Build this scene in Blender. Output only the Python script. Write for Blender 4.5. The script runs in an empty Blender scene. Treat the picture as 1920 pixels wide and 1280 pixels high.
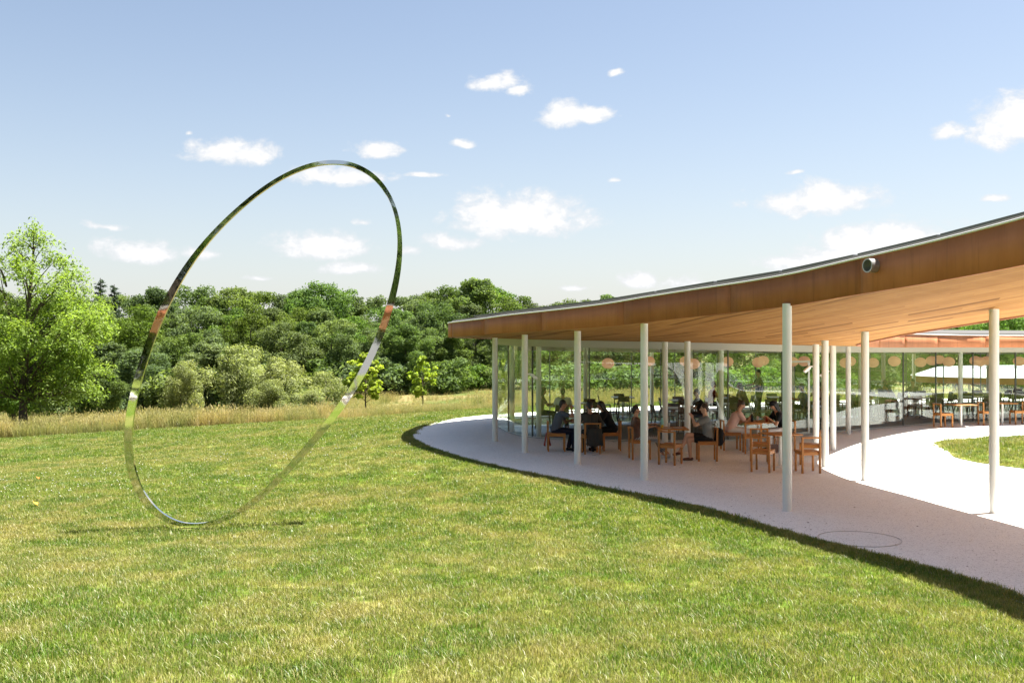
import bpy, bmesh, math, random
import numpy as np
from mathutils import Vector, Matrix

R = math.radians
rng = np.random.default_rng(7)
random.seed(7)
scene = bpy.context.scene
COL = scene.collection

# ------------------------------------------------------------------ camera, world, sun
FPX, CX, CY, ZC = 1867.0, 960.0, 640.0, 2.8
cam_data = bpy.data.cameras.new('camera')
cam_data.sensor_width = 36.0
cam_data.lens = 35.0
cam_data.clip_end = 3000
cam = bpy.data.objects.new('camera', cam_data)
cam.location = (0, 0, ZC)
cam.rotation_euler = (R(90), 0, 0)
COL.objects.link(cam)
scene.camera = cam

SUN_AZ, SUN_EL = R(70), R(67)           # clockwise from +Y, above horizon
sun_dir = Vector((math.sin(SUN_AZ) * math.cos(SUN_EL), math.cos(SUN_AZ) * math.cos(SUN_EL), math.sin(SUN_EL)))
sd = bpy.data.lights.new('sun', 'SUN')
sd.energy = 4.3
sd.angle = R(0.53)
sd.color = (1.0, 0.955, 0.88)
so = bpy.data.objects.new('sun', sd)
so.rotation_euler = (-sun_dir).to_track_quat('-Z', 'Y').to_euler()
so.location = (0, 0, 60)
COL.objects.link(so)

scene.view_settings.view_transform = 'Standard'
scene.view_settings.look = 'None'
scene.view_settings.exposure = 2.25
scene.view_settings.gamma = 1.0
scene.cycles.use_denoising = True
scene.cycles.max_bounces = 14
scene.cycles.diffuse_bounces = 8
scene.cycles.transparent_max_bounces = 24
scene.cycles.caustics_reflective = False
scene.cycles.use_adaptive_sampling = True
scene.cycles.sample_clamp_indirect = 6.0


class NT:
    """tiny node helper"""
    def __init__(s, tree):
        s.t = tree; s.n = tree.nodes; s.l = tree.links
    def node(s, kind, **kw):
        n = s.n.new(kind)
        for k, v in kw.items():
            setattr(n, k, v)
        return n
    def put(s, sock, v):
        if hasattr(v, 'is_output'):
            s.l.new(v, sock)
        else:
            sock.default_value = v
    def math(s, op, a, b=None, c=None, clamp=False):
        n = s.node('ShaderNodeMath', operation=op, use_clamp=clamp)
        for i, v in enumerate((a, b, c)):
            if v is not None:
                s.put(n.inputs[i], v)
        return n.outputs[0]
    def vmath(s, op, a, b=None):
        n = s.node('ShaderNodeVectorMath', operation=op)
        s.put(n.inputs[0], a)
        if b is not None:
            s.put(n.inputs[1], b)
        return n.outputs['Value'] if op in ('LENGTH', 'DOT_PRODUCT') else n.outputs[0]
    def mix(s, f, a, b, blend='MIX'):
        n = s.node('ShaderNodeMix', data_type='RGBA', blend_type=blend)
        s.put(n.inputs[0], f); s.put(n.inputs[6], a); s.put(n.inputs[7], b)
        return n.outputs[2]
    def smooth(s, x, lo, hi, a=0.0, b=1.0):
        n = s.node('ShaderNodeMapRange', interpolation_type='SMOOTHSTEP')
        for i, v in enumerate((x, lo, hi, a, b)):
            s.put(n.inputs[i], v)
        return n.outputs[0]
    def noise(s, vec, scale, detail=3.0, rough=0.55, dist=0.0, color=False):
        n = s.node('ShaderNodeTexNoise')
        if vec is not None:
            s.put(n.inputs['Vector'], vec)
        n.inputs['Scale'].default_value = scale
        n.inputs['Detail'].default_value = detail
        n.inputs['Roughness'].default_value = rough
        n.inputs['Distortion'].default_value = dist
        return n.outputs[1 if color else 0]


def c4(c):
    return (c[0], c[1], c[2], 1.0)


world = bpy.data.worlds.new('World')
scene.world = world
world.use_nodes = True
w = NT(world.node_tree)
w.n.clear()
tc = w.node('ShaderNodeTexCoord').outputs['Generated']
sky = w.node('ShaderNodeTexSky', sky_type='NISHITA')
sky.sun_disc = False
sky.sun_elevation = SUN_EL
sky.sun_rotation = SUN_AZ
sky.altitude = 100
sky.air_density = 1.0
sky.dust_density = 1.6
sky.ozone_density = 1.6
sep = w.node('ShaderNodeSeparateXYZ'); w.l.new(tc, sep.inputs[0])
az = w.math('ARCTAN2', sep.outputs[0], sep.outputs[1])
el = w.math('ARCSINE', sep.outputs[2])
ae = w.node('ShaderNodeCombineXYZ')
w.l.new(az, ae.inputs[0]); w.l.new(el, ae.inputs[1])
ae = ae.outputs[0]
# cumulus clouds: position and size of each one as direction angles
CLOUDS = [(435, 280, 82, 26, 1), (705, 272, 50, 22, 1), (868, 263, 26, 12, .9), (640, 325, 100, 24, .85), (800, 325, 48, 8, .7),
          (205, 427, 52, 10, .8), (265, 467, 68, 26, 1), (375, 471, 48, 18, .85), (600, 456, 100, 30, 1), (662, 504, 70, 15, .9),
          (490, 518, 36, 8, .8), (690, 412, 34, 15, .55), (765, 470, 38, 16, .7), (838, 450, 75, 26, .75), (970, 398, 125, 46, 1.1),
          (900, 412, 55, 30, .9), (935, 155, 52, 22, .9), (975, 172, 26, 16, .8), (1052, 214, 44, 30, 1), (1110, 210, 50, 20, 1),
          (1160, 133, 18, 9, .9), (1783, 247, 34, 18, .9), (1892, 222, 62, 46, 1.1), (1530, 366, 112, 34, 1), (1863, 373, 26, 9, .8),
          (1660, 445, 120, 36, 1.1), (1520, 482, 100, 34, .9), (1200, 520, 52, 24, .8), (1275, 528, 80, 22, .7), (1080, 540, 46, 10, .6),
          (1490, 320, 34, 7, .5), (1155, 332, 26, 8, .4), (840, 212, 9, 7, .6), (352, 245, 14, 7, .5)]
wn = w.noise(w.vmath('MULTIPLY', ae, (1.0, 1.5, 1.0)), 26.0, 5.0, 0.62, 0.4)
wn2 = w.noise(w.vmath('MULTIPLY', ae, (1.0, 1.4, 1.0)), 75.0, 4.0, 0.6, 0.2)
warp = w.noise(ae, 16.0, 3.0, 0.5, color=True)
ww = w.vmath('MULTIPLY', w.vmath('SUBTRACT', warp, (0.5, 0.5, 0.5)), (0.036, 0.018, 0.0))
aew = w.vmath('ADD', ae, ww)
field = None
shade = None
for (px, py, hw, hh, amp) in CLOUDS:
    u, v = (px - CX) / FPX, (CY - py) / FPX
    hw *= 1.10; hh *= 1.12; v -= .22 * hh / FPX
    a0 = math.atan(u); e0 = math.atan(v / math.sqrt(1 + u * u))
    d = w.vmath('MULTIPLY', w.vmath('SUBTRACT', aew, (a0, e0, 0)), (FPX / hw * 0.92, FPX / hh * 0.92, 0))
    d = w.vmath('MAXIMUM', d, w.vmath('MULTIPLY', d, (-1.0, -1.5, 0)))
    q = w.math('SUBTRACT', amp, w.vmath('LENGTH', d))
    field = q if field is None else w.math('MAXIMUM', field, q)
# scattered cumulus over the rest of the sky
gen = w.noise(w.vmath('MULTIPLY', tc, (1.0, 1.0, 2.6)), 3.3, 5.0, 0.6)
gen = w.math('MULTIPLY', w.math('SUBTRACT', gen, 0.60), 6.0)
outside = w.math('MAXIMUM', w.smooth(w.math('ABSOLUTE', az), 0.52, 0.75), w.smooth(el, 0.36, 0.55))
above = w.smooth(el, 0.02, 0.12)
gen = w.math('SUBTRACT', w.math('MULTIPLY', w.math('ADD', gen, 1.0), w.math('MULTIPLY', outside, above)), 1.0)
field = w.math('MAXIMUM', field, gen)
rag = w.math('ADD', w.math('MULTIPLY', w.math('SUBTRACT', wn, 0.5), 1.7), w.math('MULTIPLY', w.math('SUBTRACT', wn2, 0.5), 0.6))
dens = w.math('ADD', field, rag)
alpha = w.math('MULTIPLY', w.smooth(dens, -0.02, 0.55), w.smooth(field, -0.45, 0.12))
# pale summer haze near the horizon, the same all round
hz = w.math('POWER', w.math('SUBTRACT', 1.0, w.math('ABSOLUTE', sep.outputs[2]), clamp=True), 6.0)
skycol = w.mix(w.math('MULTIPLY', hz, HAZE_MIX := 0.62), w.vmath('MULTIPLY', sky.outputs[0], (0.80, 0.750, 0.705)), (3.80, 3.92, 4.08, 1.0))
thick = w.smooth(w.math('ADD', dens, w.math('MULTIPLY', wn2, 0.6)), 0.45, 1.25)
ccol = w.mix(thick, (3.75, 3.82, 3.95, 1.0), (4.75, 4.72, 4.70, 1.0))
skyc = w.mix(w.math('MULTIPLY', alpha, 0.96), skycol, ccol)
bg = w.node('ShaderNodeBackground')
w.l.new(skyc, bg.inputs[0])
SKY = 0.050
bg.inputs[1].default_value = SKY
w.l.new(bg.outputs[0], w.node('ShaderNodeOutputWorld').inputs[0])

# ------------------------------------------------------------------ helpers

def pix(px, py, Y):
    """point at depth Y seen at a photo pixel"""
    return ((px - CX) / FPX * Y, Y, ZC - (py - CY) / FPX * Y)


def mesh_np(name, verts, faces_list, smooth=False, colors=None):
    """verts (N,3); faces_list list of (M,k) int arrays; colors (N,3)"""
    me = bpy.data.meshes.new(name)
    verts = np.asarray(verts, np.float32)
    me.vertices.add(len(verts))
    me.vertices.foreach_set('co', verts.ravel())
    loops = np.concatenate([np.asarray(f, np.int32).ravel() for f in faces_list])
    sizes = np.concatenate([np.full(len(f), np.asarray(f).shape[1], np.int32) for f in faces_list])
    starts = np.concatenate([[0], np.cumsum(sizes)[:-1]]).astype(np.int32)
    me.loops.add(len(loops))
    me.loops.foreach_set('vertex_index', loops)
    me.polygons.add(len(sizes))
    me.polygons.foreach_set('loop_start', starts)
    if smooth:
        me.polygons.foreach_set('use_smooth', np.ones(len(sizes), bool))
    if colors is not None:
        at = me.attributes.new('Col', 'FLOAT_COLOR', 'POINT')
        cc = np.ones((len(verts), 4), np.float32)
        cc[:, :3] = colors
        at.data.foreach_set('color', cc.ravel())
    me.update(calc_edges=True)
    me.validate()
    return me


class MB:
    """collects simple closed shapes into one mesh"""
    def __init__(s):
        s.v = []; s.f = []
    def quad_prism(s, bottom, top):
        """bottom and top: equal-length rings of points"""
        o = len(s.v); n = len(bottom)
        s.v += [tuple(p) for p in bottom] + [tuple(p) for p in top]
        s.f.append([o + i for i in range(n)][::-1])
        s.f.append([o + n + i for i in range(n)])
        for i in range(n):
            j = (i + 1) % n
            s.f.append([o + i, o + j, o + n + j, o + n + i])
        return s
    def box(s, x0, x1, y0, y1, z0, z1):
        b = [(x0, y0, z0), (x1, y0, z0), (x1, y1, z0), (x0, y1, z0)]
        return s.quad_prism(b, [(p[0], p[1], z1) for p in b])
    def bar(s, a, b, wx, wy=None, up=(0, 0, 1)):
        wy = wy or wx
        a, b = Vector(a), Vector(b)
        d = (b - a).normalized()
        u = Vector(up)
        if abs(d.dot(u)) > 0.95:
            u = Vector((0, 1, 0))
        sx = d.cross(u).normalized(); sy = sx.cross(d).normalized()
        q = [(-1, -1), (1, -1), (1, 1), (-1, 1)]
        r = lambda p: [p + sx * (wx / 2 * i) + sy * (wy / 2 * j) for i, j in q]
        return s.quad_prism(r(a), r(b))
    def tube(s, pts, radii, n=10):
        pts = [Vector(p) for p in pts]
        o = len(s.v)
        pu = Vector((0.31, 0.77, 0.55))
        for i, p in enumerate(pts):
            d = (pts[min(i + 1, len(pts) - 1)] - pts[max(i - 1, 0)]).normalized()
            x = d.cross(pu)
            if x.length < 1e-3:
                x = d.cross(Vector((1, 0, 0)))
            x.normalize(); y = d.cross(x)
            for k in range(n):
                a = 2 * math.pi * k / n
                s.v.append(tuple(p + (x * math.cos(a) + y * math.sin(a)) * radii[i]))
        for i in range(len(pts) - 1):
            for k in range(n):
                k2 = (k + 1) % n
                s.f.append([o + i * n + k, o + i * n + k2, o + (i + 1) * n + k2, o + (i + 1) * n + k])
        s.f.append([o + k for k in range(n)][::-1])
        e = o + (len(pts) - 1) * n
        s.f.append([e + k for k in range(n)])
        return s
    def lathe(s, prof, n=20, c=(0, 0, 0)):
        """prof: list of (r, z), closed at both ends"""
        o = len(s.v)
        for r, z in prof:
            for k in range(n):
                a = 2 * math.pi * k / n
                s.v.append((c[0] + r * math.cos(a), c[1] + r * math.sin(a), c[2] + z))
        for i in range(len(prof) - 1):
            for k in range(n):
                k2 = (k + 1) % n
                s.f.append([o + i * n + k, o + i * n + k2, o + (i + 1) * n + k2, o + (i + 1) * n + k])
        s.f.append([o + k for k in range(n)][::-1])
        e = o + (len(prof) - 1) * n
        s.f.append([e + k for k in range(n)])
        return s
    def mesh(s, name, smooth=False, bevel=0.0, bseg=1):
        me = bpy.data.meshes.new(name)
        me.from_pydata(s.v, [], s.f)
        bm = bmesh.new(); bm.from_mesh(me)
        bmesh.ops.recalc_face_normals(bm, faces=bm.faces)
        if bevel:
            es = [e for e in bm.edges if len(e.link_faces) == 2 and e.calc_face_angle(0) > 0.7]
            bmesh.ops.bevel(bm, geom=es, offset=bevel, segments=bseg, affect='EDGES', clamp_overlap=True)
        bm.to_mesh(me); bm.free()
        if smooth:
            me.polygons.foreach_set('use_smooth', np.ones(len(me.polygons), bool))
            try:
                me.set_sharp_from_angle(angle=R(40))
            except Exception:
                pass
        return me


def link(name, me, mat=None, parent=None):
    o = bpy.data.objects.new(name, me)
    COL.objects.link(o)
    if mat is not None and me is not None and len(me.materials) == 0:
        me.materials.append(mat)
    if parent is not None:
        o.parent = parent
    return o


def tag(o, label, cat, group=None):
    o['label'] = label; o['category'] = cat
    if group:
        o['group'] = group
    return o


def thing(name, label, cat, loc=(0, 0, 0), rz=0.0, group=None):
    o = link(name, None)
    o.empty_display_size = 0.2
    o.location = loc; o.rotation_euler = (0, 0, rz)
    return tag(o, label, cat, group)


def structure(o):
    o['kind'] = 'structure'
    return o


def copy_tree(src, loc=None, rz=None, label=None, group=None, parent=None):
    c = src.copy(); COL.objects.link(c)
    if parent is not None:
        c.parent = parent
    if loc is not None:
        c.location = loc
    if rz is not None:
        c.rotation_euler = (0, 0, rz)
    if label:
        c['label'] = label
    if group:
        c['group'] = group
    for ch in list(src.children):
        copy_tree(ch, parent=c)
    return c


# ------------------------------------------------------------------ materials
MATS = {}


def material(name):
    m = bpy.data.materials.new(name)
    m.use_nodes = True
    t = NT(m.node_tree)
    t.n.clear()
    t.out = t.node('ShaderNodeOutputMaterial')
    MATS[name] = m
    return m, t


def principled(t, color, rough=0.6, metallic=0.0, spec=0.5, normal=None, **kw):
    p = t.node('ShaderNodeBsdfPrincipled')
    t.put(p.inputs['Base Color'], c4(color) if isinstance(color, tuple) and len(color) == 3 else color)
    t.put(p.inputs['Roughness'], rough)
    p.inputs['Metallic'].default_value = metallic
    p.inputs['Specular IOR Level'].default_value = spec
    for k, v in kw.items():
        t.put(p.inputs[k], v)
    if normal is not None:
        t.put(p.inputs['Normal'], normal)
    return p


def bump(t, h, strength=0.3, dist=0.01):
    b = t.node('ShaderNodeBump')
    b.inputs['Strength'].default_value = strength
    b.inputs['Distance'].default_value = dist
    t.put(b.inputs['Height'], h)
    return b.outputs[0]


def simple(name, color, rough=0.6, metallic=0.0, spec=0.5, var=0.12, scale=12.0, bmp=0.0):
    """plain material with a little mottling"""
    m, t = material(name)
    oc = t.node('ShaderNodeTexCoord').outputs['Object']
    n = t.noise(oc, scale, 4.0, 0.6)
    k = t.math('MULTIPLY_ADD', n, 2 * var, 1 - var)
    col = t.mix(1.0, c4(color), k, 'MULTIPLY')
    nm = bump(t, t.noise(oc, scale * 5, 3.0), bmp, 0.004) if bmp else None
    p = principled(t, col, t.math('MULTIPLY_ADD', n, 0.16, rough - 0.08), metallic, spec, nm)
    t.l.new(p.outputs[0], t.out.inputs[0])
    return m


def grass_color(t, pos, flat):
    """shared lawn colouring from the world position: fresh green, dull green and dry straw in patches"""
    p2 = t.vmath('MULTIPLY', pos, (1.0, 1.0, 0.0))
    big = t.noise(p2, 0.22, 4.0, 0.6, 0.6)
    mid = t.noise(p2, 1.1, 4.0, 0.65, 0.3)
    fine = t.noise(p2, 9.0, 3.0, 0.6)
    dry = t.math('ADD', t.math('MULTIPLY', big, 0.9), t.math('ADD', t.math('MULTIPLY', mid, 0.8), t.math('MULTIPLY', fine, 0.5)))
    f = t.smooth(dry, 0.96, 1.40)
    green = t.mix(t.smooth(mid, 0.35, 0.65), c4((0.082, 0.152, 0.013)), c4((0.148, 0.208, 0.020)))
    return t.mix(f, green, c4((0.285, 0.258, 0.090)))


def ground_material():
    m, t = material('lawn_and_meadow_ground')
    pos = t.node('ShaderNodeNewGeometry').outputs['Position']
    lawn = grass_color(t, pos, True)
    sp = t.node('ShaderNodeSeparateXYZ'); t.l.new(pos, sp.inputs[0])
    # beyond the mowing line: straw coloured meadow, greener further off
    ln = t.math('SUBTRACT', sp.outputs[1], t.math('MULTIPLY_ADD', sp.outputs[0], 0.17, 47.9))
    ln = t.math('ADD', ln, t.math('MULTIPLY', t.noise(pos, 0.5, 3.0), 0.8))
    edge = t.smooth(ln, -0.2, 0.6)
    p2 = t.vmath('MULTIPLY', pos, (1, 1, 0))
    mn = t.noise(p2, 0.12, 5.0, 0.6, 0.5)
    mead = t.mix(t.smooth(mn, 0.4, 0.62), c4((0.10, 0.14, 0.035)), c4((0.25, 0.20, 0.085)))
    fine = t.noise(p2, 4.0, 4.0, 0.7)
    col = t.mix(edge, lawn, mead)
    col = t.mix(1.0, col, t.math('MULTIPLY_ADD', fine, 0.6, 0.48), 'MULTIPLY')
    h = t.noise(p2, 30.0, 4.0, 0.7)
    p = principled(t, col, 0.9, 0, 0.1, bump(t, h, 0.6, 0.04))
    t.l.new(p.outputs[0], t.out.inputs[0])
    return m


def blade_material(name, meadow=False):
    m, t = material(name)
    pos = t.node('ShaderNodeNewGeometry').outputs['Position']
    at = t.node('ShaderNodeAttribute', attribute_name='Col')
    sp = t.node('ShaderNodeSeparateColor'); t.l.new(at.outputs['Color'], sp.inputs[0])
    if meadow:
        p2 = t.vmath('MULTIPLY', pos, (1, 1, 0))
        mn = t.noise(p2, 0.34, 5.0, 0.65, 0.8)
        col = t.mix(t.smooth(mn, 0.43, 0.58), c4((0.145, 0.190, 0.050)), c4((0.36, 0.29, 0.125)))
        col = t.mix(t.math('MULTIPLY', sp.outputs[0], 0.7), col, c4((0.40, 0.33, 0.16)))
    else:
        col = grass_color(t, pos, False)
        col = t.mix(t.smooth(sp.outputs[0], 0.62, 1.0), col, c4((0.34, 0.30, 0.14)))
    col = t.mix(1.0, col, t.math('MULTIPLY_ADD', sp.outputs[1], 0.9, 0.62), 'MULTIPLY')
    d = t.node('ShaderNodeBsdfDiffuse'); t.put(d.inputs[0], col)
    tr = t.node('ShaderNodeBsdfTranslucent'); t.put(tr.inputs[0], t.mix(1.0, col, c4((1.15, 1.2, 0.7)), 'MULTIPLY'))
    g = t.node('ShaderNodeBsdfGlossy'); g.inputs['Roughness'].default_value = 0.45
    m1 = t.node('ShaderNodeMixShader'); m1.inputs[0].default_value = 0.38
    t.l.new(d.outputs[0], m1.inputs[1]); t.l.new(tr.outputs[0], m1.inputs[2])
    m2 = t.node('ShaderNodeMixShader'); m2.inputs[0].default_value = 0.03
    t.l.new(m1.outputs[0], m2.inputs[1]); t.l.new(g.outputs[0], m2.inputs[2])
    t.l.new(m2.outputs[0], t.out.inputs[0])
    return m


def leaf_material(name, base, tip, trans=0.4, gloss=0.05, spread=0.25, hue=0.005):
    m, t = material(name)
    at = t.node('ShaderNodeAttribute', attribute_name='Col')
    sp = t.node('ShaderNodeSeparateColor'); t.l.new(at.outputs['Color'], sp.inputs[0])
    oi = t.node('ShaderNodeObjectInfo')
    col = t.mix(sp.outputs[0], c4(base), c4(tip))
    col = t.mix(1.0, col, t.math('MULTIPLY_ADD', sp.outputs[1], 0.7, 0.65), 'MULTIPLY')
    # every tree a slightly different green
    hsv = t.node('ShaderNodeHueSaturation')
    t.put(hsv.inputs['Hue'], t.math('MULTIPLY_ADD', oi.outputs['Random'], 2 * hue, 0.5 - hue))
    r2 = t.math('FRACT', t.math('MULTIPLY', oi.outputs['Random'], 7.31))
    t.put(hsv.inputs['Saturation'], t.math('MULTIPLY_ADD', r2, -0.35 if hue > .01 else -0.03, 1.08 if hue > .01 else 1.03))
    r3 = t.math('FRACT', t.math('MULTIPLY', oi.outputs['Random'], 23.7))
    t.put(hsv.inputs['Value'], t.math('MULTIPLY_ADD', r3, 2 * spread, 1 - spread))
    t.put(hsv.inputs['Color'], col)
    col = hsv.outputs[0]
    d = t.node('ShaderNodeBsdfDiffuse'); t.put(d.inputs[0], col)
    tr = t.node('ShaderNodeBsdfTranslucent'); t.put(tr.inputs[0], t.mix(1.0, col, c4((1.25, 1.3, 0.6)), 'MULTIPLY'))
    g = t.node('ShaderNodeBsdfGlossy'); g.inputs['Roughness'].default_value = 0.6
    m1 = t.node('ShaderNodeMixShader'); m1.inputs[0].default_value = trans
    t.l.new(d.outputs[0], m1.inputs[1]); t.l.new(tr.outputs[0], m1.inputs[2])
    m2 = t.node('ShaderNodeMixShader'); m2.inputs[0].default_value = gloss
    t.l.new(m1.outputs[0], m2.inputs[1]); t.l.new(g.outputs[0], m2.inputs[2])
    t.l.new(m2.outputs[0], t.out.inputs[0])
    return m


def bark_material(name, a, b):
    m, t = material(name)
    oc = t.node('ShaderNodeTexCoord').outputs['Object']
    n = t.noise(t.vmath('MULTIPLY', oc, (6, 6, 1.2)), 2.0, 5.0, 0.65, 0.4)
    p = principled(t, t.mix(n, c4(a), c4(b)), 0.9, 0, 0.2, bump(t, n, 0.8, 0.05))
    t.l.new(p.outputs[0], t.out.inputs[0])
    return m


def paving_material():
    m, t = material('pale_gravel_paving')
    pos = t.node('ShaderNodeNewGeometry').outputs['Position']
    vo = t.node('ShaderNodeTexVoronoi'); t.put(vo.inputs['Vector'], pos); vo.inputs['Scale'].default_value = 85.0
    sc = t.node('ShaderNodeSeparateColor'); t.l.new(vo.outputs['Color'], sc.inputs[0])
    big = t.noise(pos, 0.35, 5.0, 0.6)
    mid = t.noise(pos, 6.0, 4.0, 0.7)
    col = t.mix(t.smooth(sc.outputs[0], 0.0, 1.0), c4((0.70, 0.705, 0.675)), c4((0.86, 0.865, 0.83)))
    col = t.mix(t.smooth(t.math('ADD', sc.outputs[1], t.math('MULTIPLY', mid, 0.25)), 1.05, 1.12), col, c4((0.30, 0.29, 0.27)))
    col = t.mix(1.0, col, t.math('MULTIPLY_ADD', big, 0.24, 0.88), 'MULTIPLY')
    stain = t.smooth(t.noise(pos, 2.2, 6.0, 0.75, 1.0), 0.66, 0.76)
    col = t.mix(t.math('MULTIPLY', stain, 0.35), col, c4((0.33, 0.30, 0.27)))
    p = principled(t, col, 0.85, 0, 0.25, bump(t, vo.outputs['Distance'], 0.35, 0.012))
    t.l.new(p.outputs[0], t.out.inputs[0])
    return m


def copper_material():
    m, t = material('weathered_copper')
    pos = t.node('ShaderNodeNewGeometry').outputs['Position']
    oi = t.node('ShaderNodeObjectInfo')
    n = t.noise(t.vmath('MULTIPLY', pos, (1.2, 1.2, 0.5)), 1.2, 5.0, 0.6)
    st = t.noise(t.vmath('MULTIPLY', pos, (9, 9, 0.4)), 1.5, 4.0, 0.6)
    col = t.mix(t.smooth(n, 0.3, 0.7), c4((0.350, 0.122, 0.050)), c4((0.450, 0.170, 0.075)))
    col = t.mix(t.math('MULTIPLY', t.smooth(st, 0.5, 0.75), 0.35), col, c4((0.13, 0.06, 0.035)))
    col = t.mix(1.0, col, t.math('MULTIPLY_ADD', oi.outputs['Random'], 0.28, 0.86), 'MULTIPLY')
    p = principled(t, col, t.math('MULTIPLY_ADD', n, 0.15, 0.62), 0.10, 0.3)
    t.l.new(p.outputs[0], t.out.inputs[0])
    return m


def wood_material(name, a, b, rough=0.5, attr=False, axis=(2, 2, 24), spec=0.4):
    m, t = material(name)
    tcn = t.node('ShaderNodeTexCoord').outputs['Object']
    v = t.vmath('MULTIPLY', tcn, axis)
    n = t.noise(v, 3.0, 5.0, 0.6, 0.6)
    f = t.smooth(n, 0.3, 0.72)
    if attr:
        at = t.node('ShaderNodeAttribute', attribute_name='Col')
        sp = t.node('ShaderNodeSeparateColor'); t.l.new(at.outputs['Color'], sp.inputs[0])
        f = t.math('MULTIPLY_ADD', f, 0.35, t.math('MULTIPLY', sp.outputs[0], 0.65))
        col = t.mix(f, c4(a), c4(b))
        col = t.mix(t.smooth(sp.outputs[1], 0.88, 1.0), col, c4((a[0] * 0.62, a[1] * 0.58, a[2] * 0.5)))
    else:
        oi = t.node('ShaderNodeObjectInfo')
        col = t.mix(f, c4(a), c4(b))
        col = t.mix(1.0, col, t.math('MULTIPLY_ADD', oi.outputs['Random'], 0.3, 0.85), 'MULTIPLY')
    p = principled(t, col, rough, 0, spec)
    t.l.new(p.outputs[0], t.out.inputs[0])
    return m


def glass_material(name='clear_glass', tint=(0.950, 0.975, 0.955), base=0.028):
    m, t = material(name)
    lw = t.node('ShaderNodeLayerWeight'); lw.inputs['Blend'].default_value = 0.5
    f = t.math('MULTIPLY_ADD', t.math('POWER', lw.outputs['Facing'], 4.0), 0.85, base, clamp=True)
    tr = t.node('ShaderNodeBsdfTransparent'); tr.inputs[0].default_value = c4(tint)
    g = t.node('ShaderNodeBsdfGlossy'); g.inputs['Roughness'].default_value = 0.0
    g.inputs['Color'].default_value = (0.96, 1.0, 0.97, 1)
    mx = t.node('ShaderNodeMixShader')
    t.l.new(f, mx.inputs[0]); t.l.new(tr.outputs[0], mx.inputs[1]); t.l.new(g.outputs[0], mx.inputs[2])
    t.l.new(mx.outputs[0], t.out.inputs[0])
    return m


def lamp_material():
    m, t = material('paper_lamp')
    oc = t.node('ShaderNodeTexCoord').outputs['Object']
    sp = t.node('ShaderNodeSeparateXYZ'); t.l.new(oc, sp.inputs[0])
    rib = t.math('SINE', t.math('MULTIPLY', sp.outputs[2], 160.0))
    col = t.mix(t.math('MULTIPLY_ADD', rib, 0.12, 0.5), c4((0.66, 0.40, 0.24)), c4((0.82, 0.56, 0.36)))
    d = t.node('ShaderNodeBsdfDiffuse'); t.put(d.inputs[0], col)
    tr = t.node('ShaderNodeBsdfTranslucent'); t.put(tr.inputs[0], col)
    m1 = t.node('ShaderNodeMixShader'); m1.inputs[0].default_value = 0.5
    t.l.new(d.outputs[0], m1.inputs[1]); t.l.new(tr.outputs[0], m1.inputs[2])
    em = t.node('ShaderNodeEmission'); t.put(em.inputs[0], col); em.inputs[1].default_value = 0.06
    ad = t.node('ShaderNodeAddShader'); t.l.new(m1.outputs[0], ad.inputs[0]); t.l.new(em.outputs[0], ad.inputs[1])
    t.l.new(ad.outputs[0], t.out.inputs[0])
    return m


def mirror_material():
    m, t = material('polished_steel')
    oc = t.node('ShaderNodeTexCoord').outputs['Object']
    n = t.noise(oc, 2.2, 2.0, 0.4)
    p = principled(t, (0.66, 0.655, 0.64), 0.035, 1.0, 0.5, bump(t, n, 0.06, 0.05))
    t.l.new(p.outputs[0], t.out.inputs[0])
    return m


def stripe_material():
    m, t = material('striped_cloth')
    oc = t.node('ShaderNodeTexCoord').outputs['Object']
    sp = t.node('ShaderNodeSeparateXYZ'); t.l.new(oc, sp.inputs[0])
    s_ = t.math('SINE', t.math('MULTIPLY', t.math('SUBTRACT', sp.outputs[1], t.math('MULTIPLY', sp.outputs[2], 0.9)), 125.0))
    p = principled(t, t.mix(t.smooth(s_, 0.25, 0.6), c4((0.02, 0.02, 0.03)), c4((0.65, 0.64, 0.62))), 0.85, 0, 0.2)
    t.l.new(p.outputs[0], t.out.inputs[0])
    return m


M_GROUND = ground_material()
M_BLADE = blade_material('grass_blade')
M_MEADOW = blade_material('meadow_blade', True)
M_PAVE = paving_material()
M_COPPER = copper_material()
M_SOFFIT = wood_material('ceiling_boards', (0.330, 0.150, 0.042), (0.470, 0.245, 0.082), 0.8, True, (0.9, 0.9, 0.9), 0.12)
M_CHAIR = wood_material('orange_teak', (0.34, 0.130, 0.030), (0.48, 0.215, 0.058), 0.5)
M_DARKWOOD = wood_material('dark_walnut', (0.055, 0.035, 0.022), (0.11, 0.07, 0.04), 0.5)
M_GLASS = glass_material()
M_LAMP = lamp_material()
M_MIRROR = mirror_material()
M_WHITE = simple('white_painted_steel', (0.71, 0.705, 0.67), 0.45, 0.0, 0.4, 0.05, 5.0)
M_TRIM = simple('bright_metal_trim', (0.78, 0.77, 0.75), 0.5, 0.0, 0.5, 0.05)
M_ROOF = simple('grey_roof_membrane', (0.075, 0.073, 0.068), 0.8, 0, 0.3, 0.18, 1.5, 0.2)
M_PALEROOF = simple('pale_metal_roof', (0.55, 0.57, 0.58), 0.4, 0.2, 0.5, 0.06, 1.0)
M_PANEL = simple('solar_panel_frame', (0.16, 0.16, 0.155), 0.4, 0.4, 0.5, 0.08)
M_MULLION = simple('dark_grey_gasket', (0.10, 0.105, 0.10), 0.5, 0.2)
M_HEADER = simple('pale_header', (0.46, 0.46, 0.42), 0.6, 0, 0.3, 0.05)
M_FLOOR = simple('polished_concrete', (0.20, 0.205, 0.21), 0.16, 0, 0.6, 0.10, 1.2)
M_TABLETOP = simple('white_table_top', (0.68, 0.68, 0.67), 0.3, 0, 0.5, 0.04)
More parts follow.
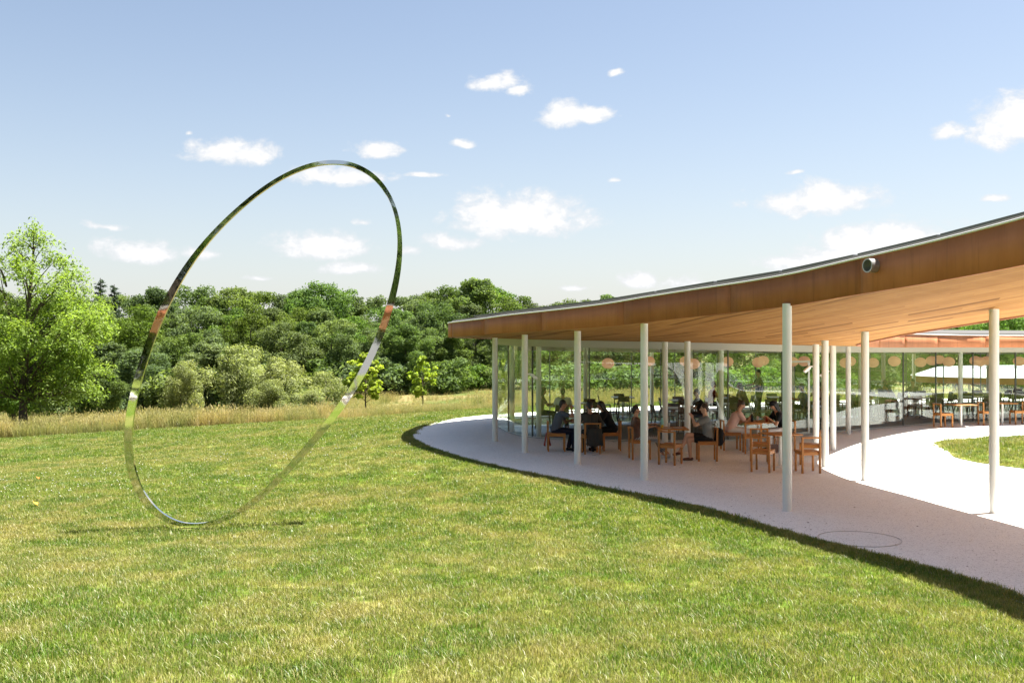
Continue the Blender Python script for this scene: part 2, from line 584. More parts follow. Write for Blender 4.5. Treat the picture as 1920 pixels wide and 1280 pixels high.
M_STEEL = simple('grey_steel', (0.42, 0.42, 0.41), 0.35, 0.7)
M_DARK = simple('black_cloth', (0.012, 0.012, 0.014), 0.85, 0, 0.2, 0.3, 25, 0.3)
M_SKIN = simple('skin', (0.42, 0.22, 0.14), 0.55, 0, 0.4, 0.08, 20)
M_SKIN2 = simple('skin_light', (0.50, 0.29, 0.20), 0.55, 0, 0.4, 0.08, 20)
M_HAIR = simple('black_hair', (0.012, 0.010, 0.009), 0.5, 0, 0.5, 0.3, 40, 0.4)
M_HAIRB = simple('brown_hair', (0.035, 0.018, 0.010), 0.5, 0, 0.5, 0.3, 40, 0.4)
M_GREYBLUE = simple('slate_blue_jersey', (0.085, 0.10, 0.13), 0.85, 0, 0.2, 0.15, 25, 0.3)
M_NAVY = simple('navy_cloth', (0.012, 0.014, 0.028), 0.85, 0, 0.2, 0.2, 25, 0.3)
M_GREY = simple('heather_grey_jersey', (0.17, 0.18, 0.185), 0.85, 0, 0.2, 0.15, 30, 0.3)
M_CHARCOAL = simple('charcoal_cloth', (0.05, 0.047, 0.042), 0.85, 0, 0.2, 0.2, 25, 0.3)
M_PINK = simple('pale_pink_cotton', (0.62, 0.42, 0.38), 0.85, 0, 0.2, 0.1, 25, 0.3)
M_PALE = simple('off_white_cotton', (0.60, 0.58, 0.57), 0.85, 0, 0.2, 0.1, 25, 0.3)
M_RED = simple('rust_red_cloth', (0.28, 0.045, 0.025), 0.85, 0, 0.2, 0.2, 25, 0.3)
M_TEAL = simple('sea_green_plastic', (0.22, 0.48, 0.42), 0.3, 0, 0.5, 0.05)
M_BROWN = simple('brown_leather', (0.10, 0.035, 0.018), 0.45, 0, 0.5, 0.2)
M_YELLOW = simple('yellow_leaf', (0.62, 0.36, 0.04), 0.7, 0, 0.3, 0.2)
M_ORANGE = simple('orange_leaf', (0.50, 0.16, 0.03), 0.7, 0, 0.3, 0.2)
M_DRYLEAF = simple('dry_brown_leaf', (0.10, 0.06, 0.035), 0.8, 0, 0.2, 0.3)
M_STRIPE = stripe_material()
M_EYE = simple('dark_eye', (0.02, 0.015, 0.012), 0.2)
M_LIP = simple('lip', (0.32, 0.11, 0.08), 0.5)
M_BARK = bark_material('bark', (0.045, 0.035, 0.026), (0.13, 0.105, 0.08))
M_DEADWOOD = bark_material('dead_wood', (0.22, 0.19, 0.16), (0.42, 0.38, 0.33))
M_LEAF = leaf_material('broad_leaf', (0.074, 0.124, 0.029), (0.140, 0.200, 0.048), 0.44, 0.008, 0.28, 0.016)  # greens lightened and blued: distance haze is mixed into the leaf colour
M_LEAFBRIGHT = leaf_material('ash_leaf', (0.145, 0.222, 0.038), (0.245, 0.320, 0.062), 0.50, 0.015, 0.02)
M_LEAFYOUNG = leaf_material('young_leaf', (0.210, 0.290, 0.036), (0.350, 0.420, 0.070), 0.50, 0.015, 0.03)
M_LEAFWILLOW = leaf_material('willow_leaf', (0.185, 0.220, 0.088), (0.300, 0.325, 0.145), 0.42, 0.012, 0.08)
M_NEEDLE = leaf_material('pine_needle', (0.022, 0.045, 0.020), (0.045, 0.075, 0.032), 0.15, 0.03, 0.15)

# ------------------------------------------------------------------ curves and plan of the place

def catmull(pts, closed=True, n=10):
    P = np.asarray(pts, float); N = len(P); out = []
    for i in range(N if closed else N - 1):
        if closed:
            p0, p1, p2, p3 = P[i - 1], P[i], P[(i + 1) % N], P[(i + 2) % N]
        else:
            p0, p1, p2, p3 = P[max(i - 1, 0)], P[i], P[i + 1], P[min(i + 2, N - 1)]
        t0 = 0.0; t1 = t0 + np.linalg.norm(p1 - p0) ** 0.5 if np.any(p1 != p0) else t0 + 1e-3
        t2 = t1 + np.linalg.norm(p2 - p1) ** 0.5
        t3 = t2 + (np.linalg.norm(p3 - p2) ** 0.5 if np.any(p3 != p2) else 1e-3)
        for t in np.linspace(t1, t2, n, endpoint=False):
            A1 = (t1 - t) / (t1 - t0) * p0 + (t - t0) / (t1 - t0) * p1
            A2 = (t2 - t) / (t2 - t1) * p1 + (t - t1) / (t2 - t1) * p2
            A3 = (t3 - t) / (t3 - t2) * p2 + (t - t2) / (t3 - t2) * p3
            B1 = (t2 - t) / (t2 - t0) * A1 + (t - t0) / (t2 - t0) * A2
            B2 = (t3 - t) / (t3 - t1) * A2 + (t - t1) / (t3 - t1) * A3
            out.append((t2 - t) / (t2 - t1) * B1 + (t - t1) / (t2 - t1) * B2)
    if not closed:
        out.append(P[-1])
    return np.array(out)


def resample(P, step, closed=True):
    Q = np.vstack([P, P[:1]]) if closed else P
    s = np.concatenate([[0], np.cumsum(np.linalg.norm(np.diff(Q, axis=0), axis=1))])
    n = max(2, int(round(s[-1] / step)))
    t = np.linspace(0, s[-1], n + 1)
    if closed:
        t = t[:-1]
    return np.stack([np.interp(t, s, Q[:, k]) for k in range(Q.shape[1])], 1)


def poly_sdf(P, q):
    """signed distance of points q (M,2) to closed polygon P: negative inside"""
    q = np.asarray(q, float)
    best = np.full(len(q), 1e9); inside = np.zeros(len(q), bool)
    for a, b in zip(P, np.roll(P, -1, 0)):
        ab = b - a; L = ab @ ab + 1e-12
        t = np.clip(((q - a) @ ab) / L, 0, 1)
        d = q - (a + t[:, None] * ab)
        best = np.minimum(best, (d * d).sum(1))
        c = (a[1] > q[:, 1]) != (b[1] > q[:, 1])
        if c.any():
            xi = a[0] + (q[:, 1] - a[1]) / (b[1] - a[1] + 1e-15) * ab[0]
            inside ^= c & (q[:, 0] < xi)
    d = np.sqrt(best)
    return np.where(inside, -d, d)


class TPS:
    """thin plate surface through control points"""
    def __init__(s, pts, lam=0.02):
        P = np.asarray(pts, float); s.c = P[:, :2]; n = len(P)
        K = s.k(s.c, s.c) + lam * np.eye(n)
        A = np.zeros((n + 3, n + 3)); A[:n, :n] = K
        Q = np.c_[np.ones(n), s.c]; A[:n, n:] = Q; A[n:, :n] = Q.T
        s.w = np.linalg.solve(A, np.r_[P[:, 2], 0, 0, 0])
    def k(s, a, b):
        r2 = ((a[:, None, :] - b[None]) ** 2).sum(2)
        return 0.5 * r2 * np.log(r2 + 1e-9)
    def __call__(s, q):
        q = np.atleast_2d(np.asarray(q, float))
        out = np.empty(len(q))
        for i in range(0, len(q), 20000):
            b = q[i:i + 20000]
            out[i:i + 20000] = s.k(b, s.c) @ s.w[:-3] + np.c_[np.ones(len(b)), b] @ s.w[-3:]
        return out


def sstep(x, a, b):
    t = np.clip((np.asarray(x, float) - a) / (b - a), 0, 1)
    return t * t * (3 - 2 * t)


PAVE_PTS = [(-30, -7.6), (-14, -6.5), (-6, -6.0), (1.2, -4.2), (4.4, -0.4), (5.6, 4), (5.9, 8), (5.6, 10.9), (5.0, 12.6), (4.14, 14.3),
            (3.07, 16.9), (1.45, 19.4), (-.74, 22.9), (-2.2, 26.3), (-2.96, 29.2), (-3.0, 31.7), (-2.46, 35.4), (-.78, 38.2), (1.6, 40.2),
            (5, 42.6), (12, 46), (20, 48.5), (30, 50.2), (36, 48), (36, 30), (36, 10), (34, -6), (20, -16), (0, -17), (-16, -16.5), (-30, -15.5)]
PAVE = resample(catmull(PAVE_PTS), 0.35)


def paving_z(x, y):
    return 1.25 * (1 - sstep(y, -4.0, 9.5))


ROOF_PTS = [(-30, -8.0), (-14, -7.2), (-6, -6.8), (1.8, -4.8), (5.2, -1.0), (6.5, 3.6), (6.9, 7.6), (6.75, 10.2), (6.4, 12.2), (5.75, 13.85),
            (5.2, 15.2), (4.5, 16.6), (3.25, 18.8), (2.1, 20.5), (.9, 22.4), (-.25, 24.5), (-1.45, 27.3), (-1.88, 29.4), (-1.85, 32),
            (-1.3, 34.4), (.46, 36.9), (3.5, 39.3), (8, 41.6), (14, 44.2), (20, 46), (30, 48.0), (33, 44), (31, 38.5), (24, 35.2), (18, 33.6),
            (16.3, 33.2), (14.7, 32.4), (13, 30.8), (11.2, 28.6), (10.05, 26.9), (9.1, 25.3), (8.35, 24), (8.0, 22.7), (7.95, 21.4),
            (8.05, 20.2), (8.4, 18.6), (8.75, 16.8), (9.15, 15.0), (10.2, 11.5), (11.2, 7), (11.1, 2), (9, -4.5), (4, -10), (-5, -13), (-14, -13.6), (-30, -14)]
ROOF = resample(catmull(ROOF_PTS), 0.30)
soffit_z = TPS([(-1.88, 29.4, 2.955), (-1.6, 32.5, 2.93), (-.25, 24.5, 3.03), (.9, 22.4, 3.08), (2.1, 20.5, 3.15), (3.25, 18.8, 3.27), (4.6, 16.45, 3.41),
                (5.2, 15.2, 3.53), (5.75, 13.85, 3.63), (6.4, 12.3, 3.78), (-.48, 28, 2.9), (.32, 25.1, 2.97), (7.9, 16.3, 3.32), (7.13, 20.1, 2.99),
                (7, 22.2, 2.82), (8.3, 25.75, 2.69), (8.4, 18.65, 3.1), (8, 22.25, 2.79), (9.1, 25.3, 2.68), (13, 30.6, 2.64), (18, 33.5, 2.62),
                (30, 38, 2.62), (3.44, 28, 2.8), (5.9, 28.1, 2.75), (8, 29.9, 2.7), (-.5, 33, 2.9), (.5, 36.8, 2.88), (4, 39.5, 2.8), (8, 41.5, 2.75),
                (14, 44, 2.7), (20, 46, 2.65), (30, 48, 2.62), (6.9, 8, 4.05), (10.2, 11.5, 3.75), (11.2, 7, 4.05), (6.5, 3.6, 4.2), (11, 2, 4.25),
                (5.2, -1, 4.3), (9, -4.5, 4.3), (1.8, -4.8, 4.3), (4, -10, 4.3), (-6, -6.8, 4.3), (-5, -13, 4.3), (-14, -7, 4.3), (-14, -13.6, 4.3), (-30, -8, 4.3), (-30, -14, 4.3)], 0.05)


def fascia_h(z):
    return np.interp(z, [2.6, 3.0, 3.2, 3.45, 3.8, 4.3], [.36, .37, .46, .49, .55, .55])


GLASS_PTS = [(-.52, 33.7), (-.3, 31.7), (.1, 29.9), (.62, 29.0), (1.6, 28.35), (3.44, 28), (5.0, 27.95), (6.2, 28.1), (7.96, 29.3), (8.84, 29.9),
             (9.86, 30.6), (12.6, 32.6), (14.4, 33.85), (17.8, 34.9), (24, 36.8), (28, 38.6), (30, 42), (28, 45.4), (20, 44.0), (14, 42.2), (8, 39.9),
             (4, 38.4), (2, 37.2), (.3, 35.8)]
GLASS = resample(catmull(GLASS_PTS), 0.08)
ISLAND = resample(catmull([(11.15, 25.4), (11.6, 27.4), (13.8, 28.9), (17, 29.9), (22, 31.5), (29, 33.5), (33.5, 31), (34, 20), (33, 6), (26, 0), (19, 1), (16.5, 5), (15.2, 10), (14.2, 15), (12.9, 19), (11.6, 21.4), (10.9, 22.6), (10.7, 24)]), 0.3)


def island_z(q):
    return paving_z(q[:, 0], q[:, 1]) + 0.02 + 0.10 * sstep(-poly_sdf(ISLAND, q), 0, 2.5)


# ------------------------------------------------------------------ terrain
ground_tps = TPS([(0, 0, 1.2), (-10, 0, 1.22), (-25, 0, 1.1), (-45, 0, .4), (4, 4, 1.0), (0, 6.3, .66), (-6, 6.3, .66), (-14, 8, .4), (-4.9, 15.6, -.12),
                  (-10, 16, -.2), (-22, 20, -.7), (-40, 25, -1.6), (3, 8, .42), (0, 12, .15), (-22.6, 44, -1.5), (-15, 46, -1.15), (-7, 47, -.78), (0, 48, -.4),
                  (-13, 30, -.75), (-5, 30, -.25), (-3.5, 22, -.12), (0, 18, -.02), (2, 15, .02), (-40, 60, -2.5), (-20, 60, -2.1), (-24, 52, -1.75), (-8, 60, -1.5), (0, 60, -1.05),
                  (0, 90, -1.3), (-30, 90, -2.9), (-60, 90, -3.2), (20, 80, -2.2), (20, 62, -1.6), (40, 60, -1.8), (-30, -12, 1.25), (0, -20, 1.3), (0, -60, 2.0), (-60, -60, 2.0), (60, -60, 3), (60, 0, 2.5), (70, 60, -1),
                  (0, 160, -1.5), (-100, 160, -3), (100, 160, -1), (0, 300, 1), (-250, 300, 0), (250, 300, 2), (-250, 0, 0), (250, 0, 3), (-250, -150, 2), (250, -150, 4), (0, -150, 3),
                  (-3, 36, -.1), (5, 44, -.1), (20, 50, -.3)], 0.3)


def ground_z(x, y):
    q = np.c_[np.ravel(x), np.ravel(y)].astype(float)
    d = poly_sdf(PAVE, q)
    z = ground_tps(q)
    pz = paving_z(q[:, 0], q[:, 1]) + 0.012
    wgt = sstep(d, 0.0, 3.5)
    z = wgt * z + (1 - wgt) * pz
    z = np.where(d < 0, pz - 0.012 - 0.14 * np.clip(-d / 0.12, 0, 1), z)
    return z


def gz(x, y):
    return float(ground_z([x], [y])[0])


def axis(segs):
    out = []
    for a, b, st in segs:
        out.append(np.arange(a, b, st))
    return np.concatenate(out + [[segs[-1][1]]])


xs = axis([(-900, -300, 100), (-300, -100, 20), (-100, -40, 4), (-40, -26, 1.0), (-26, 14, 0.33), (14, 42, 1.2), (42, 100, 4), (100, 300, 20), (300, 900, 100)])
ys = axis([(-700, -200, 100), (-200, -40, 16), (-40, -18, 2), (-18, 4, 0.8), (4, 52, 0.33), (52, 75, 1.0), (75, 140, 3), (140, 300, 20), (300, 1200, 100)])
gx, gy = np.meshgrid(xs, ys)
gzv = ground_z(gx, gy)
gv = np.c_[gx.ravel(), gy.ravel(), gzv]
nx, ny = len(xs), len(ys)
ii = (np.arange(ny - 1)[:, None] * nx + np.arange(nx - 1)[None]).ravel()
ground = structure(link('ground', mesh_np('ground', gv, [np.c_[ii, ii + 1, ii + nx + 1, ii + nx]], True), M_GROUND))


def poly_slab(name, P, ztop, zbot, mat, parent=None, top_only=False):
    """flat-ish slab from a closed outline, tessellated; ztop is a function of x, y"""
    from mathutils.geometry import tessellate_polygon
    tris = tessellate_polygon([[Vector((p[0], p[1], 0)) for p in P]])
    n = len(P)
    zt = np.array([ztop(p[0], p[1]) for p in P])
    V = np.c_[P, zt]
    F = [np.array([t if (P[t[1]][0] - P[t[0]][0]) * (P[t[2]][1] - P[t[0]][1]) - (P[t[1]][1] - P[t[0]][1]) * (P[t[2]][0] - P[t[0]][0]) > 0 else t[::-1] for t in tris])]
    if not top_only:
        V = np.vstack([V, np.c_[P, zt - zbot]])
        i = np.arange(n); j = (i + 1) % n
        F.append(np.c_[i, i + n, j + n, j])
    return link(name, mesh_np(name, V, F), mat, parent)


def strip_surface(P, direction, width, seg, zfun, gap=0.0, cols=True, flip=False):
    """surface made of parallel boards clipped to the outline P; returns a mesh"""
    d = np.array(direction, float); d /= np.linalg.norm(d)
    nrm = np.array([-d[1], d[0]])
    u = P @ d; v = P @ nrm
    u2 = np.roll(u, -1); v2 = np.roll(v, -1)
    def cuts(c):
        m = (v > c) != (v2 > c)
        return np.sort(u[m] + (c - v[m]) / (v2[m] - v[m]) * (u2[m] - u[m]))
    V = []; F = []; C = []
    def emit(lo, hi, depth, tcol):
        a, b = cuts(lo), cuts(hi)
        m = cuts((lo + hi) / 2)
        if depth and (len(a) != len(b) or len(m) != len(a)):
            emit(lo, (lo + hi) / 2, depth - 1, tcol); emit((lo + hi) / 2, hi, depth - 1, tcol)
            return
        if len(a) != len(b):
            a = b = m
        for k in range(0, len(a) - 1, 2):
            L = max(a[k + 1] - a[k], b[k + 1] - b[k])
            n = max(1, int(math.ceil(L / seg)))
            run = 0; lim = rng.integers(3, 8)
            for i in range(n + 1):
                f = i / n
                ua = a[k] + f * (a[k + 1] - a[k]); ub = b[k] + f * (b[k + 1] - b[k])
                o = len(V)
                V.append(d * ua + nrm * lo); V.append(d * ub + nrm * hi)
                C.extend([tcol, tcol])
                if i:
                    F.append((o - 2, o, o + 1, o - 1))
                run += 1
                if cols and run >= lim and i < n:       # the next board in the row
                    tcol = (rng.random(), rng.random(), rng.random()); run = 0; lim = rng.integers(3, 8)
                    V.append(V[o]); V.append(V[o + 1]); C.extend([tcol, tcol])
    for c in np.arange(v.min() - width * 0.69, v.max(), width):
        emit(c + gap / 2, c + width - gap / 2, 5 if width > .3 else 3, (rng.random(), rng.random(), rng.random()))
    V = np.array(V); F = np.array(F)
    z = zfun(V)
    if flip:
        F = F[:, ::-1]
    return mesh_np('boards', np.c_[V, z], [F], False, np.array(C) if cols else None)


zs = lambda q: soffit_z(q)

# ------------------------------------------------------------------ paving
def pave_top(q):
    return paving_z(q[:, 0], q[:, 1])


pm = strip_surface(PAVE, (0, 1), 0.9, 0.9, pave_top, 0.0, False)
paving = structure(link('paving', pm, M_PAVE))
i = np.arange(len(PAVE)); j = (i + 1) % len(PAVE)
pzv = pave_top(PAVE)
link('paving_edge', mesh_np('paving_edge', np.vstack([np.c_[PAVE, pzv], np.c_[PAVE, pzv - 0.15]]), [np.c_[i, i + len(PAVE), j + len(PAVE), j]]), M_PAVE, paving)
isl = structure(link('courtyard_lawn', strip_surface(ISLAND, (0, 1), 0.5, 0.5, island_z, 0, False), M_GROUND))
n = len(ISLAND); i = np.arange(n); j = (i + 1) % n
link('lawn_edge', mesh_np('lawn_edge', np.vstack([np.c_[ISLAND, island_z(ISLAND)], np.c_[ISLAND, island_z(ISLAND) - .08]]), [np.c_[i, i + n, j + n, j]]), M_GROUND, isl)

# ------------------------------------------------------------------ the glass hall
hall = thing('glass_hall', 'low curving glass hall under a swooping wood and copper roof on slender white columns', 'building')

# roof skin, soffit boards
def roof_top(q):
    d = np.clip(-poly_sdf(ROOF, q), 0, 10)
    z = soffit_z(q)
    return z + fascia_h(z) + 0.02 + 0.05 * sstep(d, 0.0, 0.6) + 0.16 * sstep(d, 1.3, 3.5)


def loop_normals(P):
    t = np.roll(P, -1, 0) - np.roll(P, 1, 0)
    t /= np.linalg.norm(t, axis=1)[:, None]
    nrm = np.c_[t[:, 1], -t[:, 0]]
    area = 0.5 * np.sum(P[:, 0] * np.roll(P[:, 1], -1) - np.roll(P[:, 0], -1) * P[:, 1])
    return nrm if area > 0 else -nrm


ROOF_IN = ROOF - loop_normals(ROOF) * 0.03
roof = link('roof', strip_surface(ROOF_IN, (0.3, -1), 0.25, 0.6, roof_top, 0.0, False), M_ROOF, hall)
soffit = link('soffit_boards', strip_surface(ROOF, (0.26, -1), 0.115, 0.55, lambda q: soffit_z(q), 0.010, True, True), M_SOFFIT, hall)
soffit['kind'] = 'stuff'
backing = link('soffit_backing', strip_surface(ROOF_IN, (0.26, -1), 0.25, 0.8, lambda q: soffit_z(q) + 0.025, 0, False, True), M_DARKWOOD, hall)

RN = loop_normals(ROOF)
RZ = soffit_z(ROOF)
RH = fascia_h(RZ)


def edge_strip(idx, off0, off1, z0, z1):
    """closed bar along the roof outline between two offsets and two heights"""
    rings = []
    for k in idx:
        a = ROOF[k] + RN[k] * off0; b = ROOF[k] + RN[k] * off1
        rings.append([(a[0], a[1], z0[k]), (b[0], b[1], z0[k]), (b[0], b[1], z1[k]), (a[0], a[1], z1[k])])
    V = np.array(rings).reshape(-1, 3); F = []
    m = len(idx)
    o = np.arange(m - 1) * 4
    for s_ in range(4):
        s2 = (s_ + 1) % 4
        F.append(np.c_[o + s_, o + s2, o + 4 + s2, o + 4 + s_])
    F.append(np.array([[3, 2, 1, 0], [4 * m - 4, 4 * m - 3, 4 * m - 2, 4 * m - 1]]))
    me = mesh_np('strip', V, F)
    bm = bmesh.new(); bm.from_mesh(me); bmesh.ops.recalc_face_normals(bm, faces=bm.faces); bm.to_mesh(me); bm.free()
    return me


NR = len(ROOF)
step = 10
for s0 in range(0, NR, step):
    idx = [(s0 + k) % NR for k in range(min(step, NR - s0) + 1)]
    link('fascia_panel', edge_strip(idx, -0.045, 0.0 + 0.0035 * ((s0 // step) % 2), RZ - 0.025, RZ + RH), M_COPPER, roof)
allidx = list(range(NR)) + [0]
link('drip_edge', edge_strip(allidx, -0.10, 0.022, RZ + RH + 0.002, RZ + RH + 0.030), M_TRIM, roof)
# raised rim behind the drip edge
link('roof_rim', edge_strip(allidx, -0.30, -0.11, RZ + RH + 0.0, RZ + RH + 0.085), M_ROOF, roof)

# solar panels along the outer edge, one row, standing a little off the roof
NP = 9
near = [k for k in range(NR)]
cum = np.concatenate([[0], np.cumsum(np.linalg.norm(np.diff(ROOF, axis=0), axis=1))])
panel_me = MB().box(-0.80, 0.80, 0.0, 1.0, 0.0, 0.040).mesh('solar_panel')
leg_me = MB().box(-0.02, 0.02, -0.02, 0.02, -0.10, 0.0).mesh('panel_foot')
start = int(np.argmin(np.linalg.norm(ROOF - np.array([6.9, 7.6]), axis=1)))
s = cum[start]
stop = cum[int(np.argmin(np.linalg.norm(ROOF - np.array([-1.2, 26.6]), axis=1)))]
while s < stop:
    a = np.array([np.interp(s, cum, ROOF[:, 0]), np.interp(s, cum, ROOF[:, 1])])
    b = np.array([np.interp(s + 1.6, cum, ROOF[:, 0]), np.interp(s + 1.6, cum, ROOF[:, 1])])
    k = int(np.searchsorted(cum, s + 0.8))
    inn = -RN[k]
    mid = (a + b) / 2 + inn * 0.34
    za, zb = roof_top(np.array([a + inn * .34]))[0], roof_top(np.array([b + inn * .34]))[0]
    zm = (za + zb) / 2 + 0.105
    X = Vector((b[0] - a[0], b[1] - a[1], zb - za)).normalized()
    Y = Vector((inn[0], inn[1], 0.03)); Y = (Y - X * Y.dot(X)).normalized(); Z = X.cross(Y)
    if Z.z < 0:
        X = -X; Z = X.cross(Y)
    o = link('solar_panel', panel_me, M_PANEL, roof)
    o.matrix_local = Matrix(((X.x, Y.x, Z.x, mid[0]), (X.y, Y.y, Z.y, mid[1]), (X.z, Y.z, Z.z, zm), (0, 0, 0, 1)))
    s += 1.66

# drain spout on the fascia
q = pix(1643, 497, 14.65)
k = int(np.argmin(np.linalg.norm(ROOF - np.array(q[:2]), axis=1)))
nr = RN[k]
sp = MB()
base = np.array([ROOF[k][0], ROOF[k][1], q[2]])
ax = Vector((nr[0], nr[1], 0))
sx = Vector((0, 0, 1)); sy = ax.cross(sx)
rings = []
for r_, o_ in ((0.105, -0.02), (0.105, 0.15), (0.088, 0.15), (0.088, 0.02)):
    rings.append([Vector(base) + ax * o_ + (sx * math.cos(a) + sy * math.sin(a)) * r_ for a in np.linspace(0, 2 * math.pi, 24, endpoint=False)])
o0 = 0
for rg in rings:
    sp.v += [tuple(p) for p in rg]
for i in range(3):
    for kk in range(24):
        k2 = (kk + 1) % 24
        sp.f.append([i * 24 + kk, i * 24 + k2, (i + 1) * 24 + k2, (i + 1) * 24 + kk])
sp.f.append([72 + kk for kk in range(24)])
link('drain_spout', sp.mesh('drain_spout', True), M_STEEL, roof)

# columns
col_me = MB().lathe([(0.076, 0.0), (0.076, 1.0)], 28).mesh('column', True)
plate_me = MB().lathe([(0.10, 0.0), (0.10, 0.008)], 24).mesh('base_plate')
COLS = [(928, 827), (984, 848), (1083, 870), (1208, 899), (1476, 957), (1864, 961), (1622, 900), (1547, 875), (1530, 855), (1562, 843),
        (960, 809), (1010, 819), (1247, 833), (1289, 846), (1352, 822), (1614, 792), (1801, 790)]
spots = [((px - CX) / FPX * (ZC * FPX / (py - CY)), ZC * FPX / (py - CY)) for px, py in COLS]
spots += [(2.6, 35.2), (6.6, 36.8), (10.8, 38.4), (15, 40.2), (20.5, 36.8), (20, 41.8), (25, 40), (26, 36.6), (1.0, 37.0), (5.6, 39.9), (11.6, 42.2), (18, 44.6),
          (10.2, 30.2), (23.5, 36.1), (7.4, 9.5), (9.9, 11.0), (7.1, 4.5), (10.4, 4), (5.6, -2), (8, -5.2), (1, -6.6), (3, -9.4), (-6, -8.2), (-5, -11.8), (-14, -8.4), (-14, -12.4), (-23, -8.8), (-23, -12.8)]
for (x, y) in spots:
    z0 = float(paving_z(x, y)); z1 = float(soffit_z([(x, y)])[0])
    c = link('column', col_me, M_WHITE, hall)
    c.location = (x, y, z0 - 0.01); c.scale = (1, 1, z1 - z0 + 0.03)

# floor inside
floor = poly_slab('floor', resample(GLASS, 0.3), lambda x, y: 0.006, 0.03, M_FLOOR, hall)

# glass panes, joints, header, sill
GN_ = loop_normals(GLASS)
NG = len(GLASS)
gcum = np.concatenate([[0], np.cumsum(np.linalg.norm(np.diff(np.vstack([GLASS, GLASS[:1]]), axis=0), axis=1))])
fix = [(-.5, 33.0), (-.1, 30.6), (.62, 29.0), (2.2, 28.2), (4.14, 27.95), (6.05, 28.05), (7.96, 29.3), (9.86, 30.6), (11.3, 31.7), (12.9, 32.8), (14.4, 33.85), (15.9, 34.4), (17.6, 34.85)]
joints = [int(np.argmin(np.linalg.norm(GLASS - np.array(f), axis=1))) for f in fix]
s = gcum[joints[-1]] + 1.9
while s < gcum[-1] - 0.6:
    joints.append(int(np.searchsorted(gcum, s)) % NG); s += 1.9
GZ = soffit_z(GLASS)


def glass_strip(idx, o0, o1, z0, z1):
    rings = []
    for k in idx:
        a = GLASS[k] + GN_[k] * o0; b = GLASS[k] + GN_[k] * o1
        za = z0[k] if hasattr(z0, '__len__') else z0
        zb = z1[k] if hasattr(z1, '__len__') else z1
        rings.append([(a[0], a[1], za), (b[0], b[1], za), (b[0], b[1], zb), (a[0], a[1], zb)])
    V = np.array(rings).reshape(-1, 3); m = len(idx); o = np.arange(m - 1) * 4; F = []
    for s_ in range(4):
        s2 = (s_ + 1) % 4
        F.append(np.c_[o + s_, o + s2, o + 4 + s2, o + 4 + s_])
    F.append(np.array([[3, 2, 1, 0], [4 * m - 4, 4 * m - 3, 4 * m - 2, 4 * m - 1]]))
    me = mesh_np('glass', V, F, True)
    bm = bmesh.new(); bm.from_mesh(me); bmesh.ops.recalc_face_normals(bm, faces=bm.faces); bm.to_mesh(me); bm.free()
    try:
        me.set_sharp_from_angle(angle=R(35))
    except Exception:
        pass
    return me


def loop_range(a, b):
    if b <= a:
        b += NG
    r = list(range(a, b + 1, 2))
    if r[-1] != b:
        r.append(b)
    return [k % NG for k in r]


for a, b in zip(joints, joints[1:] + joints[:1]):
    idx = loop_range(a, b)
    link('glass_pane', glass_strip(idx, -0.012, 0.012, 0.03, GZ - 0.05), M_GLASS, hall)
    p = GLASS[a]; nn = GN_[a]
    link('mullion', MB().bar((p[0], p[1], 0.02), (p[0], p[1], GZ[a] - 0.02), 0.022, 0.05, (nn[0], nn[1], 0)).mesh('mullion'), M_MULLION, hall)
full = list(range(0, NG, 3)) + [0]
link('header_rail', glass_strip(full, -0.05, 0.05, GZ - 0.20, GZ + 0.01), M_HEADER, hall)
link('sill_rail', glass_strip(full, -0.03, 0.03, 0.008, 0.04), M_STEEL, hall)
# rolled blind housing over the far glass wall, inside
far0 = int(np.argmin(np.linalg.norm(GLASS - np.array((28, 45.4)), axis=1)))
far1 = int(np.argmin(np.linalg.norm(GLASS - np.array((-.45, 34.6)), axis=1)))
link('blind_housing', glass_strip(loop_range(far0, far1)[::3], -0.28, -0.10, GZ - 0.40, GZ - 0.02), M_HEADER, hall)

# door in the glass wall
kd = int(np.argmin(np.linalg.norm(GLASS - np.array((8.45, 29.65)), axis=1)))
pd, nd = GLASS[kd], GN_[kd]
td = np.array([-nd[1], nd[0]])
door = link('door', MB().bar((*(pd + td * .5 + nd * .04), 0.02), (*(pd + td * .5 + nd * .04), 2.2), .05, .05)
            .bar((*(pd - td * .5 + nd * .04), 0.02), (*(pd - td * .5 + nd * .04), 2.2), .05, .05)
            .bar((*(pd - td * .52 + nd * .04), 2.2), (*(pd + td * .52 + nd * .04), 2.2), .06, .05)
            .bar((*(pd - td * .52 + nd * .04), 0.07), (*(pd + td * .52 + nd * .04), 0.07), .06, .05).mesh('door'), M_STEEL, hall)
link('handle', MB().tube([(*(pd + td * .4 + nd * .1), .75), (*(pd + td * .4 + nd * .1), 1.35)], [.014, .014], 10).mesh('handle'), M_TRIM, door)

# ------------------------------------------------------------------ lower pavilion beyond, seen through the glass
far_hall = thing('roof_pavilion', 'pale round-nosed pavilion roof lower down the slope, seen through the glass hall', 'building', (0, 0, 0))
FR = resample(catmull([(26.6, 66), (27.8, 62.5), (33, 60.5), (42, 60), (55, 62), (62, 68), (55, 74), (42, 75), (32, 72), (28, 69)]), 0.6)
fz = 0.55
RNf = loop_normals(FR)
nF = len(FR)
inner = FR - RNf * 1.6
Vt = np.vstack([np.c_[FR, np.full(nF, fz + .0)], np.c_[FR - RNf * .25, np.full(nF, fz + .06)], np.c_[inner, np.full(nF, fz + .55)]])
i = np.arange(nF); j = (i + 1) % nF
me = mesh_np('pavilion_roof', Vt, [np.c_[i, j, j + nF, i + nF], np.c_[i + nF, j + nF, j + 2 * nF, i + 2 * nF]], True)
fr = link('roof', me, M_PALEROOF, far_hall)
poly_slab('roof_top', inner, lambda x, y: fz + .55, 0.02, M_PALEROOF, fr)
